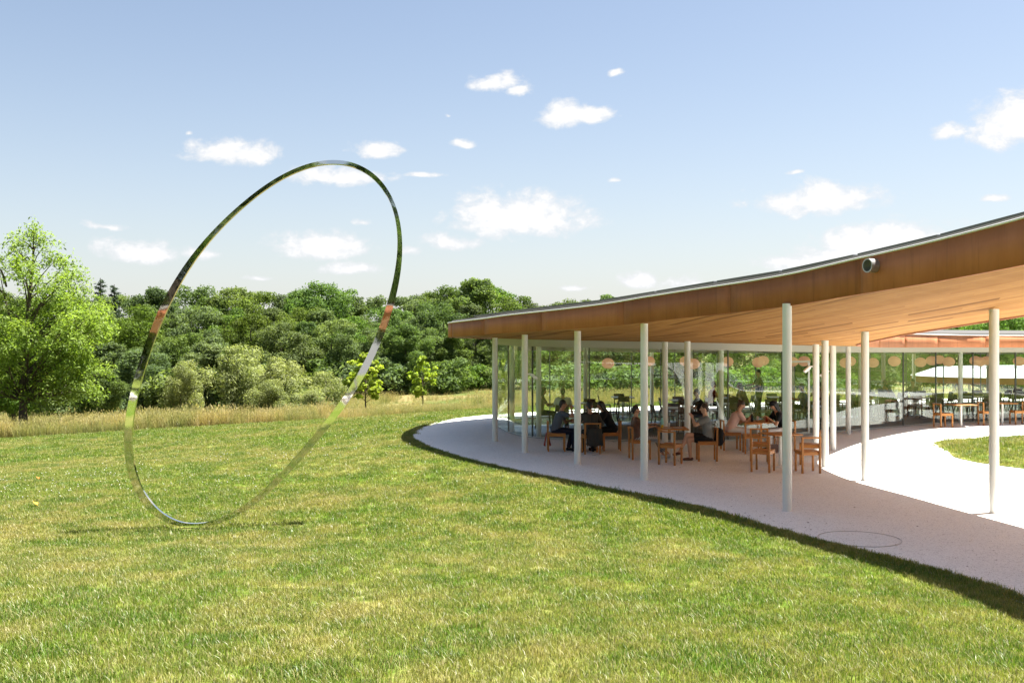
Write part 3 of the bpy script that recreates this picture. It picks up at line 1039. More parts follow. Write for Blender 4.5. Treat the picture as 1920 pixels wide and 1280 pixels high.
Vf = np.vstack([np.c_[FR, np.full(nF, fz)], np.c_[FR, np.full(nF, fz - .42)]])
link('fascia', mesh_np('pavilion_fascia', Vf, [np.c_[i, i + nF, j + nF, j]]), M_COPPER, fr)
poly_slab('soffit', FR, lambda x, y: fz - .40, 0.02, M_SOFFIT, fr)
for (x, y) in ((29.4, 64), (33, 62.2), (37.5, 61.6), (42, 61.4), (47, 62), (30.5, 68), (36, 71), (44, 72)):
    g0 = gz(x, y)
    c = link('column', col_me, M_WHITE, far_hall); c.location = (x, y, g0 - .1); c.scale = (1, 1, fz - .4 - g0 + .12)

# ------------------------------------------------------------------ steel ring sculpture
RING_PX = [(242, 830), (246, 770), (260, 700), (283, 635), (325, 545), (360, 487), (400, 435), (450, 388), (500, 349), (560, 319), (620, 304), (660, 304), (700, 325),
           (728, 365), (744, 410), (748, 455), (742, 530), (728, 585), (702, 650), (662, 725), (620, 785), (560, 857), (500, 915), (430, 967), (350, 984), (300, 966), (264, 920), (247, 870)]


def build_ring():
    lo_, hi_ = 10.0, 22.0
    for _ in range(40):                             # where the sight line to its foot meets the lawn
        Y0 = (lo_ + hi_) / 2
        q = pix(350, 984, Y0)
        lo_, hi_ = (Y0, hi_) if q[2] > gz(q[0], q[1]) + .05 else (lo_, Y0)
    yaw = R(-9)                                    # plane of the ring, leaning back one degree
    nrm = Vector((math.sin(-yaw), -math.cos(yaw), math.sin(R(1.0)))).normalized()
    p0 = Vector(pix(350, 984, Y0))
    pts = []
    for px, py in RING_PX:
        d = Vector(((px - CX) / FPX, 1, -(py - CY) / FPX))
        t = (p0 - Vector((0, 0, ZC))).dot(nrm) / d.dot(nrm)
        pts.append(Vector((0, 0, ZC)) + d * t)
    P = catmull([tuple(p) for p in pts], True, 6)
    P = resample(P, 0.06)
    K = np.fft.rfft(P, axis=0); K[6:] = 0            # a clean, smooth hoop
    P = np.fft.irfft(K, len(P), axis=0)
    zmin = P[:, 2].min(); zmax = P[:, 2].max()
    T = np.roll(P, -1, 0) - np.roll(P, 1, 0); T /= np.linalg.norm(T, axis=1)[:, None]
    N = np.array(nrm)
    B = np.cross(T, N); B /= np.linalg.norm(B, axis=1)[:, None]
    m = len(P)
    steep = np.abs(T[:, 2])
    low = 1 - sstep(P[:, 2], zmin + 3.2, zmin + 5.2)
    wd = 0.031 + 0.026 * low * sstep(steep, 0.15, 0.9)
    th = 0.045
    c = [(-1, -1), (1, -1), (1, 1), (-1, 1)]
    V = np.concatenate([(P + B * (wd * a)[:, None] + N * (th * b)) for a, b in c])
    bottom = V[:, 2].min()
    i = np.arange(m); j = (i + 1) % m
    F = [np.c_[i + a * m, j + a * m, j + ((a + 1) % 4) * m, i + ((a + 1) % 4) * m] for a in range(4)]
    lowest = P[int(np.argmin(P[:, 2]))]
    dz = gz(lowest[0], lowest[1]) - bottom + 0.012
    V = V - np.array([lowest[0], lowest[1], bottom])
    me = mesh_np('steel_ring', V, F, False)
    bm = bmesh.new(); bm.from_mesh(me); bmesh.ops.recalc_face_normals(bm, faces=bm.faces)
    for e in bm.edges:
        e.smooth = e.calc_face_angle(0) < 0.6
    for f in bm.faces:
        f.smooth = True
    bm.to_mesh(me); bm.free()
    o = link('steel_ring', me, M_MIRROR)
    o.location = (lowest[0], lowest[1], bottom + dz)
    tag(o, 'tall tilted mirror-polished steel ring standing upright on the lawn', 'sculpture')
    print('ring', Y0, dz)
    return V[V[:, 2] < .07][:, :2] + lowest[:2]


RING_FOOT = build_ring()

# ------------------------------------------------------------------ furniture
def make_chair(name, label, group, seat_mat, leg_mat):
    """low-backed square-legged chair facing +Y"""
    t = thing(name, label, 'chair', group=group)
    w2, lg = 0.190, 0.042
    for sx_ in (-1, 1):
        link('leg', MB().box(sx_ * w2 - lg / 2, sx_ * w2 + lg / 2, .20 - lg / 2, .20 + lg / 2, 0, .445).mesh('front_leg', False, .004), leg_mat, t)
        link('leg', MB().bar((sx_ * w2, -.215, 0), (sx_ * w2, -.225, .745), lg, lg).mesh('back_leg', False, .004), leg_mat, t)
    link('seat', MB().box(-.210, .210, -.20, .225, .445, .468).mesh('seat', False, .006), seat_mat, t)
    link('apron', MB().box(-.168, .168, .188, .212, .385, .444).box(-.168, .168, -.212, -.188, .385, .444)
         .box(-.202, -.178, -.19, .176, .385, .444).box(.178, .202, -.19, .176, .385, .444).mesh('apron'), leg_mat, t)
    link('top_rail', MB().box(-.213, .213, -.250, -.204, .742, .775).mesh('top_rail', False, .006), leg_mat, t)
    return t


def make_table(name, label, group, top_mat, size=(.72, .72), foot_mat=M_WHITE):
    t = thing(name, label, 'table', group=group)
    a, b = size[0] / 2, size[1] / 2
    link('table_top', MB().box(-a, a, -b, b, .715, .742).mesh('table_top', False, .006), top_mat, t)
    link('pedestal', MB().lathe([(.034, .02), (.034, .715)], 16).mesh('pedestal', True), foot_mat, t)
    link('base', MB().lathe([(.24, 0), (.24, .012), (.05, .03)], 24).mesh('base', True), foot_mat, t)
    return t


G_OC = 'orange wooden chairs on the terrace'
chair0 = make_chair('terrace_chair', 'x', G_OC, M_CHAIR, M_CHAIR)
table0 = make_table('terrace_table', 'x', 'square wooden tables on the terrace', M_CHAIR)
used = {}


def put(proto, loc, rz, label, group=None):
    if proto.name not in used:
        used[proto.name] = True
        proto.location = loc; proto.rotation_euler = (0, 0, rz); proto['label'] = label
        if group:
            proto['group'] = group
        return proto
    return copy_tree(proto, loc, rz, label, group)


E_, N_, W_, S_ = -math.pi / 2, 0.0, math.pi / 2, math.pi      # facing +X, +Y, -X, -Y
T1, T2, T3, T4, T5, T6 = (1.86, 25.75), (3.82, 23.75), (6.35, 25.7), (6.02, 22.35), (14.75, 32.7), (16.55, 33.6)
put(table0, (*T1, 0), .05, 'square wooden table where the man in slate blue and two dark-clad people sit')
put(table0, (*T2, 0), -.04, 'square wooden table between the striped trousers and the woman with crossed legs')
put(table0, (*T3, 0), .1, 'square wooden table under the bent heads of the pink and black shirted pair')
put(table0, (*T4, 0), .3, 'empty square wooden table among four unused chairs beside the large white column')
put(table0, (*T5, 0), .1, 'small wooden table with one chair out by the courtyard glass')
put(table0, (*T6, 0), .0, 'wooden table with two chairs out by the courtyard glass')
put(chair0, (1.14, 25.5, 0), E_, 'orange wooden chair under the man in the slate blue shirt')
put(chair0, (1.98, 24.95, 0), N_ + .1, 'orange wooden chair under the person in the charcoal jacket, coat hanging behind')
put(chair0, (2.56, 25.68, 0), W_, 'orange wooden chair under the long-haired woman in black')
put(chair0, (3.05, 23.75, 0), E_ + .1, 'orange wooden chair under the person in striped trousers')
put(chair0, (3.62, 22.75, 0), N_ - .55, 'empty orange wooden chair turned askew before the table of the crossed-legged woman')
put(chair0, (4.58, 23.45, 0), W_ - .06, 'orange wooden chair with a black bag slung on its back')
put(chair0, (5.66, 25.75, 0), E_, 'orange wooden chair under the woman in pale pink')
put(chair0, (6.02, 24.98, 0), N_ - .1, 'empty orange wooden chair between the pink and black shirted pair')
put(chair0, (7.0, 25.6, 0), W_, 'orange wooden chair under the person in the black shirt and white trousers')
put(chair0, (5.42, 21.5, 0), N_ - .5, 'empty orange wooden chair pushed under the unused table, behind the large white column')
put(chair0, (6.34, 21.35, 0), N_ + .06, 'empty orange wooden chair at the unused table nearest the sunlit courtyard')
put(chair0, (5.72, 23.02, 0), S_ - .2, 'empty orange wooden chair at the unused table, facing the lawn')
put(chair0, (6.80, 22.75, 0), W_ - .3, 'empty orange wooden chair at the unused table, facing the seated diners')
put(chair0, (14.1, 32.55, 0), E_ + .2, 'orange wooden chair at the small lone table by the courtyard glass')
put(chair0, (15.95, 33.4, 0), E_, 'orange wooden chair by the courtyard glass, first at the two-chair table')
put(chair0, (17.15, 33.7, 0), W_, 'orange wooden chair by the courtyard glass, second at the two-chair table')

# dining furniture inside
def make_dining_chair():
    t = thing('dining_chair', 'dark wooden dining chair inside the glass hall', 'chair', group='dark dining chairs inside the glass hall')
    for sx_ in (-1, 1):
        link('leg', MB().tube([(sx_ * .19, .19, .44), (sx_ * .21, .22, 0)], [.020, .013], 8).mesh('front_leg', True), M_DARKWOOD, t)
        link('leg', MB().tube([(sx_ * .20, -.27, 0), (sx_ * .19, -.18, .44), (sx_ * .19, -.25, .82)], [.013, .021, .015], 8).mesh('back_leg', True), M_DARKWOOD, t)
    link('seat', MB().box(-.215, .215, -.20, .22, .44, .462).mesh('seat', False, .008), M_DARKWOOD, t)
    b = MB()
    b.quad_prism([(-.20, -.225, .60), (.20, -.225, .60), (.20, -.205, .60), (-.20, -.205, .60)], [(-.20, -.262, .82), (.20, -.262, .82), (.20, -.242, .82), (-.20, -.242, .82)])
    link('backrest', b.mesh('backrest', False, .006), M_DARKWOOD, t)
    return t


dchair = make_dining_chair()
G_DC = 'dark dining chairs inside the glass hall'
dtable = make_table('dining_table', 'white topped dining table inside the glass hall', 'white dining tables inside the glass hall', M_TABLETOP, (.80, .80), M_STEEL)
DT = [(4.1, 36.9), (1.6, 31.9), (5.2, 31.0), (7.2, 33.0), (9.0, 33.2), (10.8, 34.2), (6.0, 35.0), (7.9, 36.4), (9.9, 36.9), (12.0, 37.8), (14.1, 38.4), (13.0, 35.6), (15.2, 36.4),
      (17.4, 37.2), (16.4, 39.2), (18.8, 39.6), (19.8, 37.9), (22.0, 38.6), (21.2, 40.8), (2.6, 33.4)]
seatspots = []


def zone(x):
    return 'behind the rounded glass end' if x < 3.4 else ('behind the long front glass' if x < 12.4 else 'behind the courtyard glass')


for (x, y) in DT:
    put(dtable, (x, y, .006), rng.normal(0, .05), 'white topped dining table ' + zone(x), 'white dining tables ' + zone(x))
    for (dx, dy, r) in ((-.62, 0, E_), (.62, 0, W_), (0, -.62, N_), (0, .62, S_)):
        seatspots.append((x + dx, y + dy, r))
for (x, y, r) in seatspots:
    put(dchair, (x + rng.normal(0, .04), y + rng.normal(0, .04), .006), r + rng.normal(0, .12), 'dark wooden dining chair ' + zone(x), 'dark dining chairs ' + zone(x))

# pendant lamps
def make_pendant():
    t = thing('pendant_lamp', 'round paper pendant lamp hanging inside the glass hall', 'lamp', group='paper pendant lamps inside the glass hall')
    prof = [(0.03, -.175)] + [(0.215 * math.cos(a), 0.18 * math.sin(a)) for a in np.linspace(-1.35, 1.35, 22)] + [(0.03, .178)]
    link('lamp_shade', MB().lathe(prof, 28).mesh('lamp_shade', True), M_LAMP, t)
    link('cord', MB().tube([(0, 0, .17), (0, 0, .72)], [.006, .006], 6).mesh('cord'), M_MULLION, t)
    return t


pend = make_pendant()
for (px, py, Y) in [(1140, 681, 34), (1217, 677, 36.5), (1286, 677, 35), (1300, 682, 33.5), (1364, 678, 36), (1422, 679, 34.5), (1431, 676, 37), (1486, 678, 37), (1508, 677, 35),
                    (1586, 680, 35), (1594, 677, 37), (1637, 680, 37), (1677, 677, 35), (1726, 679, 37), (1747, 676, 38.5), (1761, 674, 40), (1779, 678, 37), (1829, 676, 38), (1838, 678, 39), (1911, 677, 38), (1850, 676, 40)]:
    q = pix(px, py, Y)
    o = put(pend, q, 0, 'round paper pendant lamp hanging ' + zone(q[0]), 'paper pendant lamps ' + zone(q[0]))

# security cameras on columns
def make_seccam(loc, rz, label):
    t = thing('security_camera', label, 'camera', loc, rz, 'white security cameras on columns')
    link('camera_body', MB().bar((.09, 0, .02), (.25, 0, -.10), .075, .075).mesh('camera_body', False, .012), M_TRIM, t)
    link('bracket', MB().tube([(.0, 0, .03), (.10, 0, .03), (.14, 0, -.01)], [.016, .016, .012], 8).mesh('bracket', True), M_TRIM, t)
    return t


make_seccam((spots[1][0] + .07, spots[1][1], 1.95), 0.1, 'white security camera on the terrace column before the rounded glass end')
make_seccam((spots[8][0] - .07, spots[8][1], 2.16), math.pi + .3, 'white security camera on a column beside the glass door')
make_seccam((spots[9][0] - .07, spots[9][1], 2.0), math.pi - .5, 'white security camera on the column near the courtyard shadow edge')

# ------------------------------------------------------------------ people
deps_tmp = []


def capsule(mb, a, ra, b, rb, n=12, squash=None):
    a, b = Vector(a), Vector(b)
    d = b - a
    L = d.length
    d = d.normalized() if L > 1e-6 else Vector((0, 0, 1))
    pts, rad = [], []
    for k in range(4):
        t = math.pi / 2 * k / 4
        pts.append(a - d * ra * math.cos(t)); rad.append(max(ra * math.sin(t), ra * .08))
    pts.append(a); rad.append(ra)
    if L > 1e-6:
        pts.append(b); rad.append(rb)
    for k in range(1, 5):
        t = math.pi / 2 * k / 4
        pts.append(b + d * rb * math.sin(t)); rad.append(max(rb * math.cos(t), rb * .08))
    mb.tube(pts, rad, n)


def ellipsoid(mb, c, r, n=16):
    o = len(mb.v); prof = []
    for t in np.linspace(-1.45, 1.45, 10):
        for k in range(n):
            a = 2 * math.pi * k / n
            mb.v.append((c[0] + r[0] * math.cos(t) * math.cos(a), c[1] + r[1] * math.cos(t) * math.sin(a), c[2] + r[2] * math.sin(t)))
    for i in range(9):
        for k in range(n):
            k2 = (k + 1) % n
            mb.f.append([o + i * n + k, o + i * n + k2, o + (i + 1) * n + k2, o + (i + 1) * n + k])
    mb.f.append([o + k for k in range(n)][::-1]); mb.f.append([o + 9 * n + k for k in range(n)])


def fuse(name, mb, voxel, mat, parent, smooth=3):
    """one continuous skin over overlapping shapes"""
    me = mb.mesh(name)
    o = bpy.data.objects.new('tmp', me); COL.objects.link(o)
    m = o.modifiers.new('r', 'REMESH'); m.mode = 'VOXEL'; m.voxel_size = voxel
    s_ = o.modifiers.new('s', 'SMOOTH'); s_.factor = 0.5; s_.iterations = smooth
    dg = bpy.context.evaluated_depsgraph_get()
    out = bpy.data.meshes.new_from_object(o.evaluated_get(dg))
    bpy.data.objects.remove(o)
    out.name = name
    out.polygons.foreach_set('use_smooth', np.ones(len(out.polygons), bool))
    out.materials.clear()
    return link(name, out, mat, parent)


def bend(a, b, l1, l2, pole):
    """joint position of a two bone limb from a to b"""
    a, b, pole = Vector(a), Vector(b), Vector(pole)
    d = b - a; L = min(d.length, (l1 + l2) * .999); d.normalize()
    x = (l1 * l1 - l2 * l2 + L * L) / (2 * L)
    h = math.sqrt(max(l1 * l1 - x * x, 1e-5))
    p = pole - d * pole.dot(d); p.normalize()
    return a + d * x + p * h, a + d * L


def person(label, loc, rz, pose='sit', lean=14, hands=((.16, .42, .80), (-.16, .42, .80)), look=-12, turn=0, skin=None, hair=None, long_hair=False, bun=False,
           top=None, sleeve='short', bottom=None, legs='long', shoe=None, knees=None, feet=None, voxel=0.011, scale=1.0, hat=False, group=None):
    skin = skin or M_SKIN; hair = hair or M_HAIR; top = top or M_DARK; bottom = bottom or M_NAVY; shoe = shoe or M_DARK
    t = thing('person', label, 'person', loc, rz, group)
    t.scale = (scale,) * 3
    la = R(lean)
    hipz = .53 if pose == 'sit' else .92
    hip = Vector((0, -.06 if pose == 'sit' else 0, hipz))
    up = Vector((0, math.sin(la), math.cos(la)))
    la2 = la * 1.5
    up2 = Vector((0, math.sin(la2), math.cos(la2)))
    waist = hip + up * .17
    chest = waist + (up + up2).normalized() * .20
    shoul = chest + up2 * .12
    neck = shoul + (up2 + Vector((0, .15, .3))).normalized() * .09
    lk = R(look)
    hd = Vector((0, math.sin(-lk) * .5, 1)).normalized()
    head = neck + hd * .125
    fwd = Vector((math.sin(R(turn)) * math.cos(lk), math.cos(R(turn)) * math.cos(lk), math.sin(lk)))
    side = fwd.cross(Vector((0, 0, 1))).normalized()
    hup = side.cross(fwd)
    if pose == 'sit':
        kn = knees or ((.11, .40, .50), (-.11, .40, .50))
        ft = feet or ((.12, .38, .07), (-.12, .40, .07))
    else:
        kn = knees or ((.09, .03, .50), (-.09, .03, .50))
        ft = feet or ((.10, -.01, .07), (-.10, .02, .07))
    hips = [hip + Vector((sx_ * .095, 0, -.01)) for sx_ in (1, -1)]
    shs = [shoul + Vector((sx_ * .175, 0, -.03)) for sx_ in (1, -1)]
    arms = []
    for k, sx_ in enumerate((1, -1)):
        el_, hn = bend(shs[k], Vector(hands[k]), .29, .25, Vector((sx_ * .6, -.5, -.7)))
        arms.append((shs[k], el_, hn))
    b = MB()
    # head: skull, face, jaw, nose, ears, neck
    ellipsoid(b, head, (.074, .088, .102))
    capsule(b, head + fwd * .03 - hup * .055, .050, head + fwd * .045 - hup * .075, .040)
    capsule(b, head + fwd * .085 + hup * .012, .010, head + fwd * .102 - hup * .022, .017, 8)
    for sx_ in (1, -1):
        capsule(b, head + side * (.076 * sx_) - hup * .005, .016, head + side * (.078 * sx_) - hup * .035, .012, 8)
    capsule(b, shoul - up2 * .03, .062, head - hup * .05, .052)
    # torso
    for sx_ in (1, -1):
        capsule(b, hip + Vector((sx_ * .07, 0, 0)), .105, waist + Vector((sx_ * .055, 0, 0)), .092)
        capsule(b, waist + Vector((sx_ * .055, 0, 0)), .092, chest + Vector((sx_ * .075, 0, 0)), .100)
        capsule(b, chest + Vector((sx_ * .075, 0, 0)), .095, shoul + Vector((sx_ * .12, 0, -.03)), .062)
    for (sh, el_, hn) in arms:
        capsule(b, sh, .050, el_, .038)
        capsule(b, el_, .038, hn, .024)
        # hand: palm, four fingers, thumb
        d = (hn - el_).normalized()
        ref = Vector((0, 0, 1)) if abs(d.z) < .8 else Vector((0, 1, 0))
        px_ = d.cross(ref).normalized(); pn = px_.cross(d)
        palm = hn + d * .055
        for o_ in (-.026, -.009, .009, .026):
            capsule(b, hn + px_ * o_ * .6, .017, palm + d * .02 + px_ * o_, .012, 8)
            ln = .045 if abs(o_) > .02 else .055
            k1 = palm + d * .03 + px_ * o_ * 1.15
            k2 = k1 + d * ln * .6 - pn * .014
            k3 = k2 + d * ln * .35 - pn * .028
            capsule(b, k1, .0095, k2, .009, 8); capsule(b, k2, .009, k3, .008, 8)
        s1 = -1 if px_.x * (1 if hn.x > 0 else -1) > 0 else 1
        th1 = hn + d * .03 + px_ * (s1 * .03); th2 = th1 + d * .03 + px_ * (s1 * .022) - pn * .012
        capsule(b, th1, .013, th2, .010, 8); capsule(b, th2, .010, th2 + d * .028 - pn * .01, .009, 8)
    for k in range(2):
        kk, ff = Vector(kn[k]), Vector(ft[k])
        capsule(b, hips[k], .088, kk, .058)
        capsule(b, kk, .056, kk.lerp(ff, .35) + Vector((0, -.012, 0)), .054)
        capsule(b, kk.lerp(ff, .35) + Vector((0, -.012, 0)), .054, ff, .036)
        fd = Vector((0, 1, -.22)) if ff.z < .12 else Vector((0, .85, -.35))
        capsule(b, ff + Vector((0, -.03, -.03)), .034, ff + fd.normalized() * .14 + Vector((0, 0, -.012)), .028)
    fuse('body', b, voxel, skin, t)
    # face details
    for sx_ in (1, -1):
        e = MB(); ellipsoid(e, head + fwd * .080 + side * (.030 * sx_) + hup * .012, (.010, .010, .008), 8)
        link('eye', e.mesh('eye', True), M_EYE, t)
    e = MB(); capsule(e, head + fwd * .086 - hup * .055 + side * .018, .006, head + fwd * .086 - hup * .055 - side * .018, .006, 8)
    link('mouth', e.mesh('mouth', True), M_LIP, t)
    # hair
    h = MB()
    back = -fwd
    ellipsoid(h, head + back * .018 + hup * .026, (.084, .092, .094))
    capsule(h, head + back * .05 - hup * .02, .066, head + back * .045 - hup * .06, .048)
    if long_hair:
        capsule(h, head + back * .04 + hup * .02, .078, neck + back * .06 - up2 * .04, .070)
        capsule(h, neck + back * .06 - up2 * .04, .072, chest + Vector((0, -.115, 0)), .045)
        for sx_ in (1, -1):
            capsule(h, head + side * (.062 * sx_) + hup * .03, .030, head + side * (.066 * sx_) - hup * .12, .022)
    if bun:
        ellipsoid(h, head + back * .10 + hup * .06, (.042, .042, .042))
    # keep the face free: cut hair in front of the face plane
    hr = fuse('hair', h, voxel, hair, t, 2)
    bm = bmesh.new(); bm.from_mesh(hr.data)
    fc = head + fwd * .058
    dele = [v for v in bm.verts if (v.co - fc).dot(fwd) > 0 and (v.co - head).dot(hup) < .045]
    bmesh.ops.delete(bm, geom=dele, context='VERTS')
    bm.to_mesh(hr.data); bm.free()
    if hat:
        c = MB(); ellipsoid(c, head + hup * .05, (.092, .10, .075)); capsule(c, head + fwd * .06 + hup * .045 + side * .04, .018, head + fwd * .15 + hup * .03 + side * .02, .010)
        capsule(c, head + fwd * .06 + hup * .045 - side * .04, .018, head + fwd * .15 + hup * .03 - side * .02, .010); capsule(c, head + fwd * .15 + hup * .03 + side * .03, .010, head + fwd * .15 + hup * .03 - side * .03, .010)
        fuse('cap', c, voxel, M_DARK, t, 2)
    # shirt
    g = MB()
    ex = .016
    for sx_ in (1, -1):
        capsule(g, hip + Vector((sx_ * .07, 0, .02)), .108 + ex, waist + Vector((sx_ * .058, 0, 0)), .098 + ex)
        capsule(g, waist + Vector((sx_ * .058, 0, 0)), .098 + ex, chest + Vector((sx_ * .075, 0, 0)), .104 + ex)
        capsule(g, chest + Vector((sx_ * .075, 0, 0)), .098 + ex, shoul + Vector((sx_ * .125, 0, -.03)), .064 + ex)
    for (sh, el_, hn) in arms:
        if sleeve == 'short':
            capsule(g, sh, .056 + ex, sh.lerp(el_, .55), .052 + ex * .7)
        else:
            capsule(g, sh, .056 + ex, el_, .046 + ex * .7)
            capsule(g, el_, .046 + ex * .7, el_.lerp(hn, .9), .033 + ex * .5)
    fuse('shirt', g, voxel, top, t)
    # trousers or shorts
    g = MB()
    for k in range(2):
        kk, ff = Vector(kn[k]), Vector(ft[k])
        capsule(g, hip + Vector(((.07, -.07)[k], 0, .05)), .112, hips[k] + Vector((0, .02, 0)), .105)
        if legs == 'long':
            capsule(g, hips[k], .102, kk, .072); capsule(g, kk, .072, ff + Vector((0, 0, .04)), .056)
        elif legs == 'crop':
            capsule(g, hips[k], .102, kk, .072); capsule(g, kk, .072, kk.lerp(ff, .72), .058)
        else:
            capsule(g, hips[k], .104, hips[k].lerp(kk, .62), .086)
    fuse('trousers' if legs != 'short' else 'shorts', g, voxel, bottom, t)
    for k in range(2):
        ff = Vector(ft[k]); fd = Vector((0, 1, -.22)) if ff.z < .12 else Vector((0, .85, -.35))
        g = MB()
        capsule(g, ff + Vector((0, -.035, -.030)), .042, ff + fd.normalized() * .15 + Vector((0, 0, -.012)), .033)
        fuse('shoe', g, voxel, shoe, t, 2)
    return t


V1, V2 = 0.011, 0.017
person('man in slate blue shirt and dark trousers eating at a terrace table', (1.16, 25.5, 0), E_, lean=16, hands=((.08, .36, 1.08), (-.12, .42, .80)), look=-10,
       top=M_GREYBLUE, bottom=M_NAVY, shoe=M_DARK, feet=((.10, .42, .07), (-.12, .30, .07)))
person('person in charcoal jacket seated with back to the lawn, partly behind a column', (1.98, 24.97, 0), N_ + .1, lean=20, hands=((.22, .45, .80), (-.18, .45, .80)), look=-18,
       top=M_CHARCOAL, sleeve='long', bottom=M_DARK)
person('long-haired woman in black leaning over a terrace table', (2.54, 25.68, 0), W_, lean=24, hands=((.10, .44, .82), (-.12, .42, .86)), look=-25, turn=-10,
       long_hair=True, top=M_DARK, sleeve='long', bottom=M_DARK)
person('person in black and white striped trousers lounging behind a white column', (3.05, 23.8, 0), E_ + .1, lean=-4, hands=((.14, .32, .82), (-.10, .34, .86)), look=-5, top=M_BROWN,
       bottom=M_STRIPE, legs='crop', shoe=M_PALE, knees=((.11, .42, .50), (-.08, .44, .50)), feet=((.02, .72, .12), (-.02, .62, .08)), scale=.95)
person('woman in grey t-shirt and black shorts with crossed bare legs and raised hands', (4.56, 23.45, 0), W_ - .06, lean=6, hands=((.07, .30, 1.00), (-.05, .33, 1.03)), look=-6,
       skin=M_SKIN2, hair=M_HAIRB, top=M_GREY, bottom=M_DARK, legs='short', shoe=M_BROWN, knees=((-.01, .43, .60), (-.08, .41, .50)), feet=((-.12, .62, .22), (-.02, .36, .07)), bun=False)
person('woman in pale pink top sipping from a straw with head bowed', (5.70, 25.75, 0), E_, lean=22, hands=((.12, .44, .86), (-.12, .42, .80)), look=-32, turn=12,
       hair=M_HAIRB, skin=M_SKIN, bun=True, top=M_PINK, bottom=M_PALE, legs='long', shoe=M_PALE)
person('person in black shirt, dark cap and white trousers hunched at a terrace table', (6.96, 25.6, 0), W_ + .15, lean=22, hands=((.12, .44, .82), (-.12, .42, .84)), look=-28,
       long_hair=True, hat=True, top=M_DARK, sleeve='short', bottom=M_PALE, shoe=M_DARK)
# inside the glass
person('person in white shirt seated inside the rounded glass end, back turned', (1.6, 31.25, .006), N_, lean=10, voxel=V2, top=M_PALE, hair=M_HAIR, hands=((.18, .40, .8), (-.18, .4, .8)))
person('brown-haired person in tan top seated inside the rounded glass end', (.95, 31.9, .006), E_, lean=8, voxel=V2, top=M_BROWN, hair=M_HAIRB, long_hair=True)
person('person in red top seated at a white table inside the glass', (7.3, 36.4, .006), E_, lean=10, voxel=V2, top=M_RED)
person('grey-haired person in brown top at a white table inside the glass', (8.5, 36.45, .006), W_, lean=18, voxel=V2, top=M_BROWN, hair=M_GREY, long_hair=True)
person('waiter in olive standing between tables with one arm held out', (9.35, 37.6, .006), W_, pose='stand', lean=2, voxel=V2, hands=((.28, .42, 1.12), (-.26, .30, 1.05)), top=M_CHARCOAL, bottom=M_DARK)
person('person in green-grey top seated inside near the glass door', (10.2, 34.8, .006), W_ - .4, lean=10, voxel=V2, top=M_GREYBLUE)
person('person in tan top seated inside beyond the glass door', (11.4, 36.9, .006), N_ + .4, lean=8, voxel=V2, top=M_PINK, hair=M_HAIRB)
person('small dark-haired person in black seated just inside the front glass', (5.85, 31.0, .006), W_, lean=12, voxel=V2, top=M_DARK)
person('person in grey shirt talking at a table in the right-hand part of the glass hall', (14.1, 37.7, .006), N_ - .6, lean=8, voxel=V2, top=M_GREY)
person('person in dark jacket turned towards the grey-shirted guest inside', (15.7, 38.9, .006), W_ + .4, lean=8, voxel=V2, top=M_DARK, sleeve='long')
person('person in black bent over a table inside, beside the courtyard glass', (12.4, 35.6, .006), E_, lean=26, voxel=V2, top=M_DARK, hair=M_HAIR, look=-25)
person('woman in dark green bent towards a table inside, beside the courtyard glass', (13.65, 35.6, .006), W_, lean=22, voxel=V2, top=M_CHARCOAL, long_hair=True, look=-20)

# ------------------------------------------------------------------ small things on and by the tables
def one(name, me, mat, loc, label, cat, rz=0.0, group=None):
    o = link(name, me, mat); o.location = loc; o.rotation_euler = (0, 0, rz)
    return tag(o, label, cat, group)


def bottle(loc, mat, cap, label, h=.24):
    t = thing('bottle', label, 'bottle', loc)
    link('bottle_body', MB().lathe([(.036, 0), (.038, .01), (.038, h * .68), (.018, h * .85), (.017, h)], 18).mesh('bottle_body', True), mat, t)
    link('cap', MB().lathe([(.02, h), (.02, h + .025)], 14).mesh('cap', True), cap, t)


def cup(loc, mat, label, h=.10):
    o = MB().lathe([(.028, 0), (.036, h), (.033, h), (.027, .008)], 18)
    tag(link('cup', o.mesh('cup', True), mat), label, 'cup').location = loc


TZ = .742
bottle((T2[0] - .22, T2[1] + .12, TZ), M_TEAL, M_DARK, 'sea-green water bottle standing on the table of the crossed-legged woman')
cup((T2[0] - .05, T2[1] + .2, TZ), M_PALE, 'pale cup beside the sea-green bottle')
cup((T2[0] - .26, T2[1] - .15, TZ), M_YELLOW, 'yellow cup before the person in striped trousers', .08)
for (dx, dy, lab) in ((.12, -.1, 'white plate of food in front of the crossed-legged woman'), (-.15, -.22, 'white plate in front of the person in striped trousers')):
    one('plate', MB().lathe([(.06, 0), (.12, .014), (.115, .018), (.05, .006)], 24).mesh('plate', True), M_PALE, (T2[0] + dx, T2[1] + dy, TZ), lab, 'plate')
bottle((T3[0] - .18, T3[1] - .1, TZ), M_DARK, M_PALE, 'dark bottle with a straw before the pink-topped woman', .20)
cup((T3[0] + .02, T3[1] + .1, TZ), M_PALE, 'clear pale cup in the middle of the pink-topped woman\'s table', .12)
cup((T3[0] + .22, T3[1] - .02, TZ), M_RED, 'red cup before the person in the dark cap', .11)
cup((T1[0] - .1, T1[1] + .1, TZ), M_PALE, 'pale cup on the table of the man in slate blue')
bag = thing('handbag', 'brown leather handbag on the terrace floor beside the black-shirted person', 'bag', (6.55, 25.05, .0), .2)
link('bag_body', MB().box(-.15, .15, -.06, .06, 0, .22).mesh('bag_body', False, .02, 2), M_BROWN, bag)
link('strap', MB().tube([(-.12, 0, .20), (-.09, 0, .36), (.09, 0, .36), (.12, 0, .20)], [.010] * 4, 8).mesh('strap', True), M_BROWN, bag)
pk = thing('backpack', 'black bag hanging on the chair of the woman in grey', 'bag', (4.86, 23.42, .36), .0)
